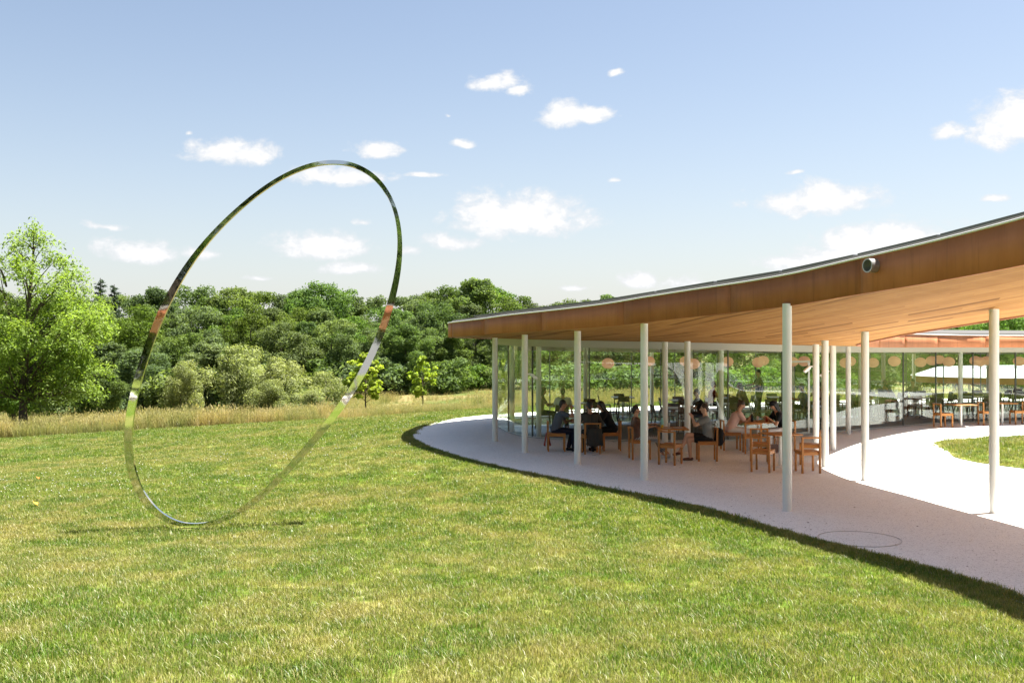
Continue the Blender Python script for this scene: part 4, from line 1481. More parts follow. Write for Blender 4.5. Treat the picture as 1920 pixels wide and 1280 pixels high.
g = MB(); capsule(g, (0, -.10, .08), .09, (.02, -.10, .34), .075); capsule(g, (0, .10, .08), .09, (.02, .10, .34), .075)
fuse('bag_body', g, .014, M_DARK, pk)
link('strap', MB().tube([(.06, -.08, .38), (.13, 0, .26), (.14, .02, .10), (.08, .06, .02)], [.012] * 4, 8).mesh('strap', True), M_DARK, pk)


def cloth_drape(loc, w_, h_, mat, label, cat, rz=0):
    """a garment hung over a chair back: folded sheet with soft pleats"""
    nx_, nz_ = 14, 12; V = []; F = []
    for side_ in (0, 1):
        for iz in range(nz_ + 1):
            for ix in range(nx_ + 1):
                u, v = ix / nx_ - .5, iz / nz_
                off = (.028 + .05 * v) * (1 if side_ else -1)
                V.append((u * w_ * (1 + .12 * v), off + .018 * math.sin(u * 17 + v * 2) * v, -v * h_ * (1 - .12 * abs(math.sin(u * 5 + side_)))))
    n1 = (nx_ + 1)
    for side_ in (0, 1):
        o = side_ * n1 * (nz_ + 1)
        for iz in range(nz_):
            for ix in range(nx_):
                a = o + iz * n1 + ix
                F.append([a, a + 1, a + n1 + 1, a + n1])
    o2 = n1 * (nz_ + 1)
    for ix in range(nx_):
        F.append([ix, o2 + ix, o2 + ix + 1, ix + 1])
    b = MB(); b.v = V; b.f = F
    me = b.mesh(cat, True)
    o = link(cat, me, mat); o.location = loc; o.rotation_euler = (0, 0, rz)
    m = o.modifiers.new('thick', 'SOLIDIFY'); m.thickness = .008
    return tag(o, label, cat)


cloth_drape((.905, 25.5, .46), .34, .34, M_RED, 'rust-red jacket hanging low on the chair of the man in slate blue', 'jacket', math.pi / 2)
cloth_drape((2.05, 24.70, .64), .36, .46, M_CHARCOAL, 'dark grey coat draped over the chair of the person in charcoal', 'coat', .1)
one('napkin', MB().quad_prism([(-.10, -.07, 0), (.11, -.06, 0), (.10, .08, 0), (-.09, .06, 0)], [(-.10, -.07, .012), (.11, -.06, .006), (.10, .08, .014), (-.09, .06, .010)]).mesh('napkin'),
    M_PALE, (2.06, 24.55, .004), 'white napkin lying on the paving by the charcoal-jacketed person', 'napkin')

# ------------------------------------------------------------------ round gravel covers in the paving
for (x, y, r, lab) in ((4.93, 14.13, .57, 'round gravel-filled cover in the shaded paving near the lawn edge'), (8.2, 23.0, .44, 'round gravel-filled cover in the sunlit courtyard paving')):
    t = thing('drain_cover', lab, 'cover', (x, y, .002))
    V = []; F = []
    nn_ = 40
    for rr, z in ((r, .0), (r, .007), (r - .012, .007), (r - .012, 0)):
        V += [(rr * math.cos(2 * math.pi * k / nn_), rr * math.sin(2 * math.pi * k / nn_), z) for k in range(nn_)]
    for a in range(3):
        for k in range(nn_):
            k2 = (k + 1) % nn_
            F.append([a * nn_ + k, a * nn_ + k2, (a + 1) * nn_ + k2, (a + 1) * nn_ + k])
    b = MB(); b.v = V; b.f = F
    link('rim', b.mesh('rim'), M_STEEL, t)
    link('gravel_fill', MB().lathe([(r - .03, 0), (r - .03, .004)], 40).mesh('gravel_fill'), M_PAVE, t)
# dry leaves scattered on the paving
lv = []; lf = []
for k in range(90):
    if rng.random() < .6:
        y = rng.uniform(11.5, 19); x0 = np.interp(y, [10.9, 12.6, 14.3, 16.9, 19.4], [5.6, 5.0, 4.14, 3.07, 1.45]); x = x0 + .1 + rng.exponential(.7)
    else:
        y = rng.uniform(12, 27); x = rng.uniform(3, 8)
    if poly_sdf(PAVE, [(x, y)])[0] > -.05:
        continue
    a = rng.uniform(0, 6.28); s_ = rng.uniform(.010, .024); c_, sn = math.cos(a) * s_, math.sin(a) * s_
    o = len(lv); z = paving_z(x, y) + .004
    lv += [(x - c_, y - sn, z), (x + sn * .5, y - c_ * .5, z + s_ * .5), (x + c_, y + sn, z + .002), (x - sn * .5, y + c_ * .5, z + s_ * .3)]
    lf.append((o, o + 1, o + 2, o + 3))
dl = link('dry_leaf_litter', mesh_np('dry_leaf_litter', lv, [np.array(lf)]), M_DRYLEAF)
dl['kind'] = 'stuff'; tag(dl, 'small dry brown leaves and grit scattered over the shaded paving', 'leaf litter')


def fallen_leaf(px, py, Y, s_, mat, label):
    x = (px - CX) / FPX * Y
    b = MB()
    V = [(0, 0, 0), (.3, .42, .14), (0, 1, .05), (-.3, .5, .18), (.05, .5, .02)]
    b.v = [(a * s_, c * s_, d * s_) for a, c, d in V]
    b.f = [[0, 1, 4], [1, 2, 4], [2, 3, 4], [3, 0, 4]]
    o = link('fallen_leaf', b.mesh('fallen_leaf'), mat)
    o.location = (x, Y, gz(x, Y) + .055); o.rotation_euler = (.3, .1, 1.0)
    m = o.modifiers.new('thick', 'SOLIDIFY'); m.thickness = .004
    tag(o, label, 'leaf')


fallen_leaf(70, 930, 18.4, .16, M_YELLOW, 'large yellow fallen leaf lying on the lawn')
fallen_leaf(73, 872, 23.6, .13, M_ORANGE, 'small orange fallen leaf lying on the lawn')

# ------------------------------------------------------------------ vegetation
def leaf_cloud(centers, normals, size, aspect=0.5, droop=0.0, jitter=0.7, col=None, seed=0):
    """diamond leaves, slightly folded: returns verts, faces, colours"""
    r = np.random.default_rng(seed)
    n = len(centers)
    nr_ = normals + r.normal(0, jitter, (n, 3)); nr_ /= np.linalg.norm(nr_, axis=1)[:, None] + 1e-9
    t = np.cross(nr_, r.normal(0, 1, (n, 3))); t[:, 2] -= droop
    t -= nr_ * (t * nr_).sum(1)[:, None]
    t /= np.linalg.norm(t, axis=1)[:, None] + 1e-9
    b = np.cross(nr_, t)
    s_ = size * r.uniform(.6, 1.35, n)[:, None]
    V = np.empty((n, 4, 3))
    V[:, 0] = centers - t * s_ * .5
    V[:, 1] = centers + b * s_ * aspect * .5 + nr_ * s_ * .08
    V[:, 2] = centers + t * s_ * .5
    V[:, 3] = centers - b * s_ * aspect * .5 + nr_ * s_ * .08
    F = (np.arange(n)[:, None] * 4 + np.arange(4)[None])
    C = np.empty((n, 3)); C[:, 0] = r.random(n) if col is None else np.clip(col + r.normal(0, .18, n), 0, 1); C[:, 1] = r.random(n); C[:, 2] = r.random(n)
    return V.reshape(-1, 3), F, np.repeat(C, 4, 0)


def branch_path(r, a, b, bow=.12, n=5):
    a, b = np.array(a), np.array(b); L = np.linalg.norm(b - a)
    out = []
    off = r.normal(0, bow * L, 3)
    for k in range(n + 1):
        t = k / n
        out.append(a + (b - a) * t + off * math.sin(math.pi * t) * .5 + np.array([0, 0, bow * L * .5 * math.sin(math.pi * t)]))
    return out


def crown_radius(f, kind):
    if kind == 'round':
        return math.sqrt(max(1 - (2 * f - 1.0) ** 2, 0)) * (1 - .15 * f)
    if kind == 'oval':
        return math.sqrt(max(1 - (1.9 * f - .85) ** 2, 0.02))
    if kind == 'spread':
        return math.sqrt(max(1 - (1.55 * f - .72) ** 2, 0.02)) * (1.05 - .2 * f)
    return 1 - f


def tree_meshes(seed, H, RC, base, nl, leaf, kind='round', lobes=34, lobe=(.20, .34), aspect=.55, trunk=.035, droop=0.0, jitter=.75, limb=10, name='tree', shell=.55):
    """a crown built from many uneven leafy clumps and a forked trunk, both in local space with the foot at the origin"""
    r = np.random.default_rng(seed)
    hc = H - base
    cs, rad = [], []
    for k in range(lobes):
        f = (k + .5) / lobes if r.random() < .75 else r.random()
        f = np.clip(f + r.normal(0, .04), .03, .97)
        rr = RC * crown_radius(f, kind) * (r.random() ** .45) * r.uniform(.75, 1.12)
        a = r.uniform(0, 2 * math.pi)
        lr = RC * r.uniform(*lobe) * (1.15 - .5 * f)
        cs.append((rr * math.cos(a), rr * math.sin(a), base + hc * f * .93 + lr * .2)); rad.append(lr)
    cs = np.array(cs); rad = np.array(rad)
    wgt = rad ** 2 / np.sum(rad ** 2)
    pick = r.choice(lobes, nl, p=wgt)
    d = r.normal(0, 1, (nl, 3)); d[:, 2] = d[:, 2] * .9 + .25
    d /= np.linalg.norm(d, axis=1)[:, None]
    rr = rad[pick] * (shell + (1 - shell) * r.random(nl) ** .6) * r.uniform(.85, 1.12, nl)
    # uneven, broken clump surface
    ph = r.uniform(0, 6.28, (lobes, 3))
    wob = 1 + .22 * np.sin(d[:, 0] * 5 + ph[pick, 0]) * np.sin(d[:, 1] * 5 + ph[pick, 1]) + .12 * np.sin(d[:, 2] * 9 + ph[pick, 2])
    pos = cs[pick] + d * (rr * wob)[:, None] * np.array([1.08, 1.08, .80])
    if droop:
        pos[:, 2] -= droop * r.random(nl) ** 2 * rad[pick] * 1.6
    keep = pos[:, 2] > base * .45
    pos, d, pick = pos[keep], d[keep], pick[keep]
    lc = r.random(lobes)[pick] * .6 + .2
    V, F, C = leaf_cloud(pos, d + np.array([0, 0, .35]), leaf, aspect, droop, jitter, lc, seed + 1)
    crown = mesh_np(name + '_crown', V, [F], False, C)
    mb = MB()
    tr = H * trunk
    top = np.array([r.normal(0, .03 * H), r.normal(0, .03 * H), base + hc * .72])
    path = branch_path(r, (0, 0, -.25), top, .03, 7)
    radii = [tr * (1.35 if k == 0 else 1) * (1 - .82 * k / 7) for k in range(8)]
    mb.tube(path, radii, 9)
    order = np.argsort(-rad)[:limb]
    for k in order:
        tz = np.clip((cs[k][2] - .3 * np.hypot(cs[k][0], cs[k][1]) * 1.3) / top[2], .22, .95)
        idx = tz * 7; i0 = int(min(idx, 6)); a = np.array(path[i0]) + (np.array(path[i0 + 1]) - np.array(path[i0])) * (idx - i0)
        bp = branch_path(r, a, cs[k], .10, 4)
        r0 = tr * (1 - .8 * tz) * .55
        mb.tube(bp, [r0 * (1 - .8 * q / 4) for q in range(5)], 6)
    return crown, mb.mesh(name + '_trunk', True)


def conifer_meshes(seed, H, RC, name='pine'):
    r = np.random.default_rng(seed); pos = []; nrm = []; mb = MB()
    mb.tube([(0, 0, -.2), (0, 0, H * .5), (0, 0, H)], [H * .02, H * .013, H * .003], 8)
    for k in range(46):
        f = k / 46; z = H * (.22 + .77 * f); a = k * 2.4 + r.normal(0, .3); L = RC * (1 - f) ** .8 * r.uniform(.6, 1.15) + .25
        e = np.array([math.cos(a) * L, math.sin(a) * L, z + L * .15]); s0 = np.array([0, 0, z])
        mb.tube([s0, (s0 + e) / 2 - np.array([0, 0, .06 * L]), e], [.05, .035, .012], 5)
        m = int(150 * L / RC) + 30
        t = r.random(m) ** .7
        p = s0 + (e - s0) * t[:, None] + r.normal(0, .12 * L + .08, (m, 3)) * np.array([1, 1, .45])
        pos.append(p); nrm.append(np.tile([0, 0, 1.0], (m, 1)))
    V, F, C = leaf_cloud(np.vstack(pos), np.vstack(nrm), .34, .22, .1, .9, None, seed)
    return mesh_np(name + '_crown', V, [F], False, C), mb.mesh(name + '_trunk', True)


def dead_tree_mesh(seed, H, spread, levels=3, name='dead', r0=.025):
    r = np.random.default_rng(seed); mb = MB()
    def grow(a, d, L, rad_, lev):
        e = a + d * L
        p = branch_path(r, a, e, .08, 4)
        mb.tube(p, [rad_ * (1 - .6 * k / 4) for k in range(5)], 6)
        if lev:
            for k in range(4 if lev > 1 else 5):
                t = r.uniform(.35, 1.0); q = p[int(t * 4)]
                nd_ = d + r.normal(0, spread, 3); nd_[2] += .15; nd_ /= np.linalg.norm(nd_)
                grow(np.array(q), nd_, L * r.uniform(.42, .7), rad_ * .5, lev - 1)
    grow(np.array([0, 0, -.2]), np.array([.05, 0, 1.0]), H * .52, H * r0, levels)
    return mb.mesh(name, True)


def add_tree(kind, crown, trunk, lm, bm_, loc, rz, sc, label, group=None, name='broadleaf_tree'):
    t = thing(name, label, 'tree', loc, rz, group)
    t.scale = sc if hasattr(sc, '__len__') else (sc, sc, sc)
    if trunk is not None:
        link('trunk', trunk, bm_, t)
    if crown is not None:
        link('crown', crown, lm, t)
    return t


BROAD = []
specs = [('round', 3.9, 1.6, 40), ('spread', 4.6, 2.2, 44), ('oval', 3.4, 1.2, 40), ('round', 4.4, .8, 46), ('spread', 4.0, 1.0, 40), ('oval', 3.9, 2.0, 42)]
for k, (kd_, rc, bs, lb) in enumerate(specs):
    BROAD.append(tree_meshes(100 + k, 10.0, rc, bs, 27000, .225, kd_, lb, (.20, .36), .6, .026, 0.0, .8, 9, 'broadleaf'))
PINES = [conifer_meshes(300, 12, 2.6), conifer_meshes(301, 12, 2.2)]
BUSH = [tree_meshes(400 + k, 2.0, 1.5, .1, 4200, .17, 'round', 20, (.28, .45), .5, .02, .1, .8, 6, 'shrub') for k in range(3)]

LBL_WOOD = 'dense green broadleaf tree in the wood beyond the meadow'
G_WOOD = 'broadleaf trees of the wood beyond the meadow'
LBL_HALL = 'green broadleaf tree standing behind the glass hall'
G_HALL = 'broadleaf trees behind the glass hall'


def wood_tree(px, top, Y, k, wide=1.0, label=LBL_WOOD, group=G_WOOD):
    x = (px - CX) / FPX * Y
    z0 = gz(x, Y)
    ztop = ZC + (CY - top) / FPX * Y
    h = (ztop - z0) / 10.0 * 1.03
    crown, trunk = BROAD[k % len(BROAD)]
    add_tree('b', crown, trunk, M_LEAF, M_BARK, (x, Y, z0), rng.uniform(0, 6.28), (h * wide, h * wide, h), label, group)


# skyline row, then middle and front rows of the wood
sky_row = [(-60, 548), (-10, 552), (45, 560), (110, 556), (165, 556), (240, 552), (285, 546), (345, 542), (400, 556), (440, 541), (480, 548), (530, 553), (575, 548), (620, 537), (655, 556), (700, 570), (735, 556), (775, 553),
           (815, 552), (850, 544), (895, 523), (925, 540), (960, 556), (1000, 566), (1050, 572), (1100, 566), (1140, 553), (1172, 560), (1230, 575)]
for k, (px, tp) in enumerate(sky_row):
    wood_tree(px, tp, rng.uniform(112, 132), k, .95, 'tall broadleaf tree forming the skyline of the wood', 'skyline trees of the wood')
mid_row = [(-40, 600), (20, 598), (75, 605), (140, 590), (200, 600), (255, 582), (310, 592), (365, 577), (420, 583), (470, 588), (515, 578), (560, 585), (605, 580), (650, 590), (700, 592), (745, 580), (790, 585), (830, 578), (880, 575), (925, 590), (970, 592), (1020, 600), (1070, 600), (1120, 600)]
for k, (px, tp) in enumerate(mid_row):
    wood_tree(px, tp + rng.uniform(-6, 6), rng.uniform(96, 108), k + 2, .95, 'broadleaf tree in the middle of the wood, below the skyline trees', 'middle trees of the wood')
front_row = [(-30, 640), (30, 650), (90, 660), (150, 640), (205, 640), (250, 650), (300, 640), (345, 628), (395, 632), (530, 610), (575, 600), (625, 606), (670, 612), (715, 615), (760, 612), (805, 622), (850, 612), (895, 605), (935, 610), (985, 615), (1035, 620), (1085, 620), (1140, 618)]
for k, (px, tp) in enumerate(front_row):
    wood_tree(px, tp + rng.uniform(-6, 6), rng.uniform(86, 94) if px > 480 else rng.uniform(72, 86), k + 4, 1.0, 'broadleaf tree at the front of the wood facing the meadow', 'front trees of the wood')
# behind the hall
for k, (x, Y, tp) in enumerate([(7, 74, 590), (12, 70, 600), (17, 72, 588), (22, 69, 600), (27, 76, 590), (33, 80, 585), (38, 78, 580), (43, 82, 575), (48, 79, 570), (54, 84, 560), (60, 82, 560), (67, 86, 555),
                                (10, 82, 575), (16, 84, 580), (24, 86, 575), (31, 90, 570), (41, 92, 560), (50, 95, 560), (74, 80, 560), (62, 72, 600), (70, 66, 580)]):
    wood_tree(CX + x / Y * FPX, tp, Y, k + 1, 1.05, LBL_HALL, G_HALL)
# behind the photographer and at the sides, mirrored in the ring and the glass
for k, (x, y, h) in enumerate([(-34, -26, 1.5), (-27, -28, 1.6), (-20, -25, 1.4), (-13, -27, 1.7), (-6, -26, 1.5), (0, -29, 1.7), (7, -26, 1.5), (14, -28, 1.6), (22, -25, 1.5), (-42, -14, 1.4), (-50, 0, 1.4), (-52, 14, 1.3), (-54, 30, 1.3), (30, -20, 1.5), (46, -6, 1.5), (50, 10, 1.4), (52, 26, 1.3)]):
    crown, trunk = BROAD[k % 6]
    add_tree('b', crown, trunk, M_LEAF, M_BARK, (x, y, gz(x, y)), rng.uniform(0, 6.28), h, 'tall broadleaf tree standing behind the lawn on the open side of the hall', 'broadleaf trees around the lawn')
# pines on the skyline
for k, (px, tp, Y) in enumerate(((188, 521, 118), (214, 533, 120), (60, 560, 118))):
    x = (px - CX) / FPX * Y; z0 = gz(x, Y); h = (ZC + (CY - tp) / FPX * Y - z0) / 12
    add_tree('p', *PINES[k % 2], M_NEEDLE, M_BARK, (x, Y, z0), k * 2.0, (h * .9, h * .9, h), 'dark pointed pine rising over the broadleaf skyline', 'pines on the skyline', 'pine_tree')

# undergrowth along the foot of the wood
for k in range(46):
    px = rng.uniform(-40, 930)
    Y = rng.uniform(66, 84) if px < 520 else rng.uniform(84, 92)
    x = (px - CX) / FPX * Y; s_ = rng.uniform(.7, 1.7)
    cr, tk = BUSH[k % 3]
    t = add_tree('s', cr, tk, M_LEAF, M_BARK, (x, Y, gz(x, Y) - .05), rng.uniform(0, 6.28), (s_ * 1.2, s_ * 1.2, s_), 'low leafy shrub at the foot of the wood', 'shrubs at the foot of the wood', 'leafy_shrub')
    t['category'] = 'shrub'
for k in range(26):
    x = rng.uniform(2, 46); Y = rng.uniform(60, 68); s_ = rng.uniform(.8, 1.5)
    if 24 < x < 64 and Y > 57:
        continue
    cr, tk = BUSH[k % 3]
    t = add_tree('s', cr, tk, M_LEAF, M_BARK, (x, Y, gz(x, Y) - .05), rng.uniform(0, 6.28), (s_ * 1.2, s_ * 1.2, s_), 'low leafy shrub behind the glass hall', 'shrubs behind the glass hall', 'leafy_shrub')
    t['category'] = 'shrub'

# the large bright tree at the left
def big_tree():
    r = np.random.default_rng(21)
    mb = MB(); H = 10.9
    trunk = [(0, 0, -.3), (.0, 0, 1.0), (.06, .05, 2.6), (.15, 0, 4.5), (.25, .1, 6.5), (.5, 0, 8.6), (.55, 0, 10.2)]
    mb.tube(trunk, [.26, .20, .18, .14, .10, .06, .02], 12)
    # second leader on the left
    mb.tube([(.1, 0, 3.4), (-.6, .2, 5.2), (-1.0, .1, 6.9), (-1.25, 0, 8.4)], [.08, .055, .035, .010], 8)
    clumps = []
    # clumps as seen from the lawn: (across, height, radius)
    view = [(.5, 10.2, .75), (-.1, 9.9, .7), (1.1, 9.4, .8), (.2, 9.0, .85), (-.7, 9.2, .6), (-1.2, 8.6, .65), (1.7, 8.6, .8), (.8, 8.2, .9), (2.3, 7.9, .8), (-.4, 8.0, .7), (-1.2, 7.6, .6), (1.6, 7.2, .95), (2.7, 7.1, .8),
            (.3, 6.9, .85), (3.0, 6.3, .75), (2.0, 6.1, .95), (.8, 5.9, .9), (-.5, 6.2, .7), (3.4, 5.5, .8), (2.6, 5.2, .9), (1.2, 5.0, 1.0), (-.2, 5.0, .9), (-1.2, 5.1, .8), (3.6, 4.7, .6), (2.2, 4.3, .95), (.7, 4.0, 1.0),
            (-.7, 4.1, .95), (-1.8, 4.2, .9), (3.0, 3.8, .8), (1.7, 3.3, .9), (.2, 3.0, .9), (-1.2, 3.2, .9), (-2.3, 3.3, .8), (2.7, 2.9, .8), (1.2, 2.4, .75), (-.5, 2.4, .7), (2.2, 2.3, .7), (-1.6, 2.4, .7), (3.3, 3.1, .6), (-2.6, 4.6, .7), (-2.2, 5.6, .6),
            (3.8, 5.1, .5), (.9, 10.5, .5), (.9, 1.9, .6), (2.4, 1.8, .6), (-.9, 1.8, .6), (3.2, 2.3, .6), (1.7, 1.6, .5), (-2.2, 2.2, .6), (4.2, 5.9, .4)]
    for (x, z, rr) in view:
        half = 3.3 * math.sqrt(max(0.05, 1 - ((z - 4.6) / 6.3) ** 2))
        ns = 1 if z > 8.8 else (2 if z > 6.5 else 3)
        for q in range(ns):
            y = r.uniform(-half, half) * .8 if ns > 1 else r.normal(0, .4)
            clumps.append((x + r.normal(0, .12), y, z + r.normal(0, .12), rr * r.uniform(.8, 1.1)))
    clumps = np.array(clumps)
    tp = np.array(trunk)
    for (x, y, z, rr) in clumps:
        zt = max(1.5, z - .75 * math.hypot(x, y) - .4)
        a = np.array([np.interp(zt, tp[:, 2], tp[:, 0]), np.interp(zt, tp[:, 2], tp[:, 1]), zt])
        if x < -.6 and z > 6.5:
            a = np.array([-.9, .1, min(z - .6, 7.4)])
        mb.tube(branch_path(r, a, (x, y, z), .08, 4), [.05, .04, .03, .02, .008], 6)
    n = 38000
    wg = clumps[:, 3] ** 2; wg /= wg.sum()
    pk_ = r.choice(len(clumps), n, p=wg)
    # leaves hang in sprays: each clump has many small drooping shoots
    shoots = 26
    sd_ = r.normal(0, 1, (len(clumps), shoots, 3)); sd_[:, :, 2] = sd_[:, :, 2] * .8 + .25
    sd_ /= np.linalg.norm(sd_, axis=2)[:, :, None]
    si = r.integers(0, shoots, n)
    dd = sd_[pk_, si]
    tt = r.random(n) ** .6
    pos = clumps[pk_, :3] + dd * (clumps[pk_, 3] * (.25 + .85 * tt))[:, None] + r.normal(0, .085, (n, 3))
    pos[:, 2] -= .16 * tt * r.random(n)
    V, F, C = leaf_cloud(pos, dd * .6 + np.array([0, 0, .7]), .185, .36, .9, .55, (sd_[pk_, si, 2] * .3 + .45), 5)
    crown = mesh_np('ash_crown', V, [F], False, C)
    Y = 50.0; x = (43 - CX) / FPX * Y
    t = add_tree('a', crown, mb.mesh('ash_trunk', True), M_LEAFBRIGHT, M_BARK, (x, Y, gz(x, Y)), 0, 1.0, 'large bright green tree with forked top at the edge of the lawn', None, 'ash_tree')
    return t


bt = big_tree()
zb = bt.location.z
h_want = ZC + (CY - 407) / FPX * 50.0 - zb
bt.scale = (h_want / 10.95, h_want / 10.95, h_want / 10.95)
# a slim grey trunk just behind it
x, Y = (27 - CX) / FPX * 55, 55
cr, tk = BROAD[2]
add_tree('b', cr, tk, M_LEAF, M_DEADWOOD, (x, Y, gz(x, Y)), 1.0, (.52, .52, .62), 'smaller tree with a pale grey trunk close behind the large bright tree', None, 'grey_trunk_tree')

# young trees with large bright leaves
YOUNG = [tree_meshes(500 + k, 3.6, .86, .9, 2300, .165, 'oval', 40, (.16, .30), .8, .012, .1, .8, 22, 'sapling', .1) for k in range(2)]
for (px, py, top, Y, k, sc, lab) in ((793, 766, 660, 58, 0, 1.0, 'slender young tree with bright yellow-green leaves alone in the meadow'), (686, 776, 653, 56, 1, 1.25, 'fuller young tree with bright yellow-green leaves beside the willow scrub')):
    x = (px - CX) / FPX * Y; z0 = gz(x, Y); h = (ZC + (CY - top) / FPX * Y - z0) / 3.7
    add_tree('y', *YOUNG[k], M_LEAFYOUNG, M_BARK, (x, Y, z0), k * 1.3, (h * sc, h * sc, h), lab, None, 'young_tree')

# willows
WILLOW = [tree_meshes(600 + k, 4.6, 2.0, .3, 15000, .24, 'round', 34, (.22, .38), .20, .022, 1.0, .5, 10, 'willow') for k in range(3)]
for (px, top, Y, k, wd, lab) in ((452, 640, 62, 0, .80, 'tall grey-green willow with rounded weeping crown at the meadow edge'), (535, 668, 60, 1, 1.0, 'broad grey-green willow with sloping crown at the meadow edge'),
                                 (342, 672, 58, 2, .62, 'small silvery willow below bare dead branches'), (505, 708, 57, 2, .95, 'low grey-green willow clump before the broad willow'),
                                 (610, 692, 62, 0, .95, 'dull green willow scrub between the broad willow and the young tree'), (575, 730, 57, 1, 1.1, 'low dull willow scrub along the mown edge')):
    x = (px - CX) / FPX * Y; z0 = gz(x, Y); h = (ZC + (CY - top) / FPX * Y - z0) / 4.6
    add_tree('w', *WILLOW[k], M_LEAFWILLOW, M_BARK, (x, Y, z0), k * 2.1 + px, (max(h, .5) * wd * 1.25, max(h, .5) * wd * 1.25, h), lab, None, 'willow_tree')
for (px, top, Y, k, wd, lab) in ((190, 692, 62, 0, .42, 'small round leafy tree beside the large bright tree'), (270, 650, 70, 5, .5, 'mid green tree seen just inside the ring beyond the meadow'), (395, 640, 66, 2, .36, 'thin tree with ivy on its trunk beyond the ring'), (434, 650, 67, 4, .30, 'slim bare-stemmed tree next to the tall willow')):
    x = (px - CX) / FPX * Y; z0 = gz(x, Y); h = (ZC + (CY - top) / FPX * Y - z0) / 10
    add_tree('b', *BROAD[k], M_LEAF, M_BARK, (x, Y, z0), k, (h * 1.2, h * 1.2, h), lab, None, 'leafy_tree')
# dead wood
DEAD = [dead_tree_mesh(700, 5.2, .42), dead_tree_mesh(701, 5.2, .5, 3), dead_tree_mesh(702, 9.0, .45, 4, 'twiggy', .012)]
for (px, top, Y, k, lab) in ((348, 645, 60, 0, 'bare bleached dead tree rising from the small silvery willow'), (452, 660, 63, 1, 'bare dead branches beside the tall willow'), (876, 555, 96, 2, 'leafless grey twiggy tree at the end of the wood by the roof tip'), (632, 678, 63, 1, 'broken dead trunk between the willow scrub and the young tree')):
    x = (px - CX) / FPX * Y; z0 = gz(x, Y); h = (ZC + (CY - top) / FPX * Y - z0) / (5.2 if k < 2 else 9.0) * 1.0
    add_tree('d', None, DEAD[k], None, M_DEADWOOD, (x, Y, z0), k * 1.1 + px, (h * .8, h * .8, h * 1.0), lab, None, 'dead_tree')

# ------------------------------------------------------------------ grass blades
def tuft(seed, nb, spread, h, wd, lean=.35, head=False):
    r = np.random.default_rng(seed); V = []; Q = []; T = []; C = []
    for k in range(nb):
        a = r.uniform(0, 6.28); rr = spread * math.sqrt(r.random())
        x, y = rr * math.cos(a), rr * math.sin(a)
        hh = h * r.uniform(.45, 1.15); yaw = r.uniform(0, 6.28); ln = abs(r.normal(0, lean)) + .05
        dx, dy = math.cos(yaw) * ln * hh, math.sin(yaw) * ln * hh
        wx, wy = -math.sin(yaw + r.normal(0, .5)) * wd / 2, math.cos(yaw) * wd / 2
        o = len(V)
        V += [(x - wx, y - wy, -.01), (x + wx, y + wy, -.01), (x + dx * .4 + wx * .8, y + dy * .4 + wy * .8, hh * .6), (x + dx * .4 - wx * .8, y + dy * .4 - wy * .8, hh * .6), (x + dx, y + dy, hh)]
        Q.append((o, o + 1, o + 2, o + 3)); T.append((o + 3, o + 2, o + 4))
        c = (r.random(), r.random(), r.random()); C += [c] * 5
        if head and r.random() < .5:
            o = len(V); s_ = h * .05
            V += [(x + dx, y + dy, hh * .97), (x + dx + s_ * .4, y + dy, hh + s_), (x + dx * 1.1, y + dy * 1.1, hh + 2.4 * s_), (x + dx - s_ * .4, y + dy + s_ * .2, hh + s_)]
            Q.append((o, o + 1, o + 2, o + 3)); C += [(1, .8, 0)] * 4
    return mesh_np('tuft', V, [np.array(Q), np.array(T)], False, np.array(C))


def scatter(name, pts, scl, idx, protos, mat, label, cat, tilt=.12):
    coll = bpy.data.collections.new(name + '_source')
    for k, me in enumerate(protos):
        me.materials.append(mat)
        coll.objects.link(bpy.data.objects.new('%s_tuft_%02d' % (name, k), me))
    me = bpy.data.meshes.new(name)
    n = len(pts)
    me.vertices.add(n); me.vertices.foreach_set('co', np.asarray(pts, np.float32).ravel())
    rot = np.c_[rng.normal(0, tilt, n), rng.normal(0, tilt, n), rng.uniform(0, 6.283, n)].astype(np.float32)
    a = me.attributes.new('rot', 'FLOAT_VECTOR', 'POINT'); a.data.foreach_set('vector', rot.ravel())
    a = me.attributes.new('scl', 'FLOAT', 'POINT'); a.data.foreach_set('value', np.asarray(scl, np.float32))
    a = me.attributes.new('idx', 'INT', 'POINT'); a.data.foreach_set('value', np.asarray(idx, np.int32))
    o = link(name, me)
    ng = bpy.data.node_groups.new(name, 'GeometryNodeTree')
    ng.interface.new_socket('Geometry', in_out='INPUT', socket_type='NodeSocketGeometry')
    ng.interface.new_socket('Geometry', in_out='OUTPUT', socket_type='NodeSocketGeometry')
    N = ng.nodes; L = ng.links
    gi, go = N.new('NodeGroupInput'), N.new('NodeGroupOutput')
    ci = N.new('GeometryNodeCollectionInfo'); ci.inputs['Collection'].default_value = coll
    ci.inputs['Separate Children'].default_value = True; ci.inputs['Reset Children'].default_value = True
    ip = N.new('GeometryNodeInstanceOnPoints')
    ip.inputs['Pick Instance'].default_value = True
    def attr(nm, ty):
        x = N.new('GeometryNodeInputNamedAttribute'); x.data_type = ty; x.inputs['Name'].default_value = nm
        return [s_ for s_ in x.outputs if s_.enabled and s_.name == 'Attribute'][0]
    e2r = N.new('FunctionNodeEulerToRotation')
    L.new(attr('rot', 'FLOAT_VECTOR'), e2r.inputs[0])
    L.new(gi.outputs[0], ip.inputs['Points']); L.new(ci.outputs[0], ip.inputs['Instance'])
    L.new(attr('idx', 'INT'), ip.inputs['Instance Index']); L.new(e2r.outputs[0], ip.inputs['Rotation']); L.new(attr('scl', 'FLOAT'), ip.inputs['Scale'])
    L.new(ip.outputs[0], go.inputs[0])
    m = o.modifiers.new('tufts', 'NODES'); m.node_group = ng
    o['kind'] = 'stuff'
    tag(o, label, cat)
    return o


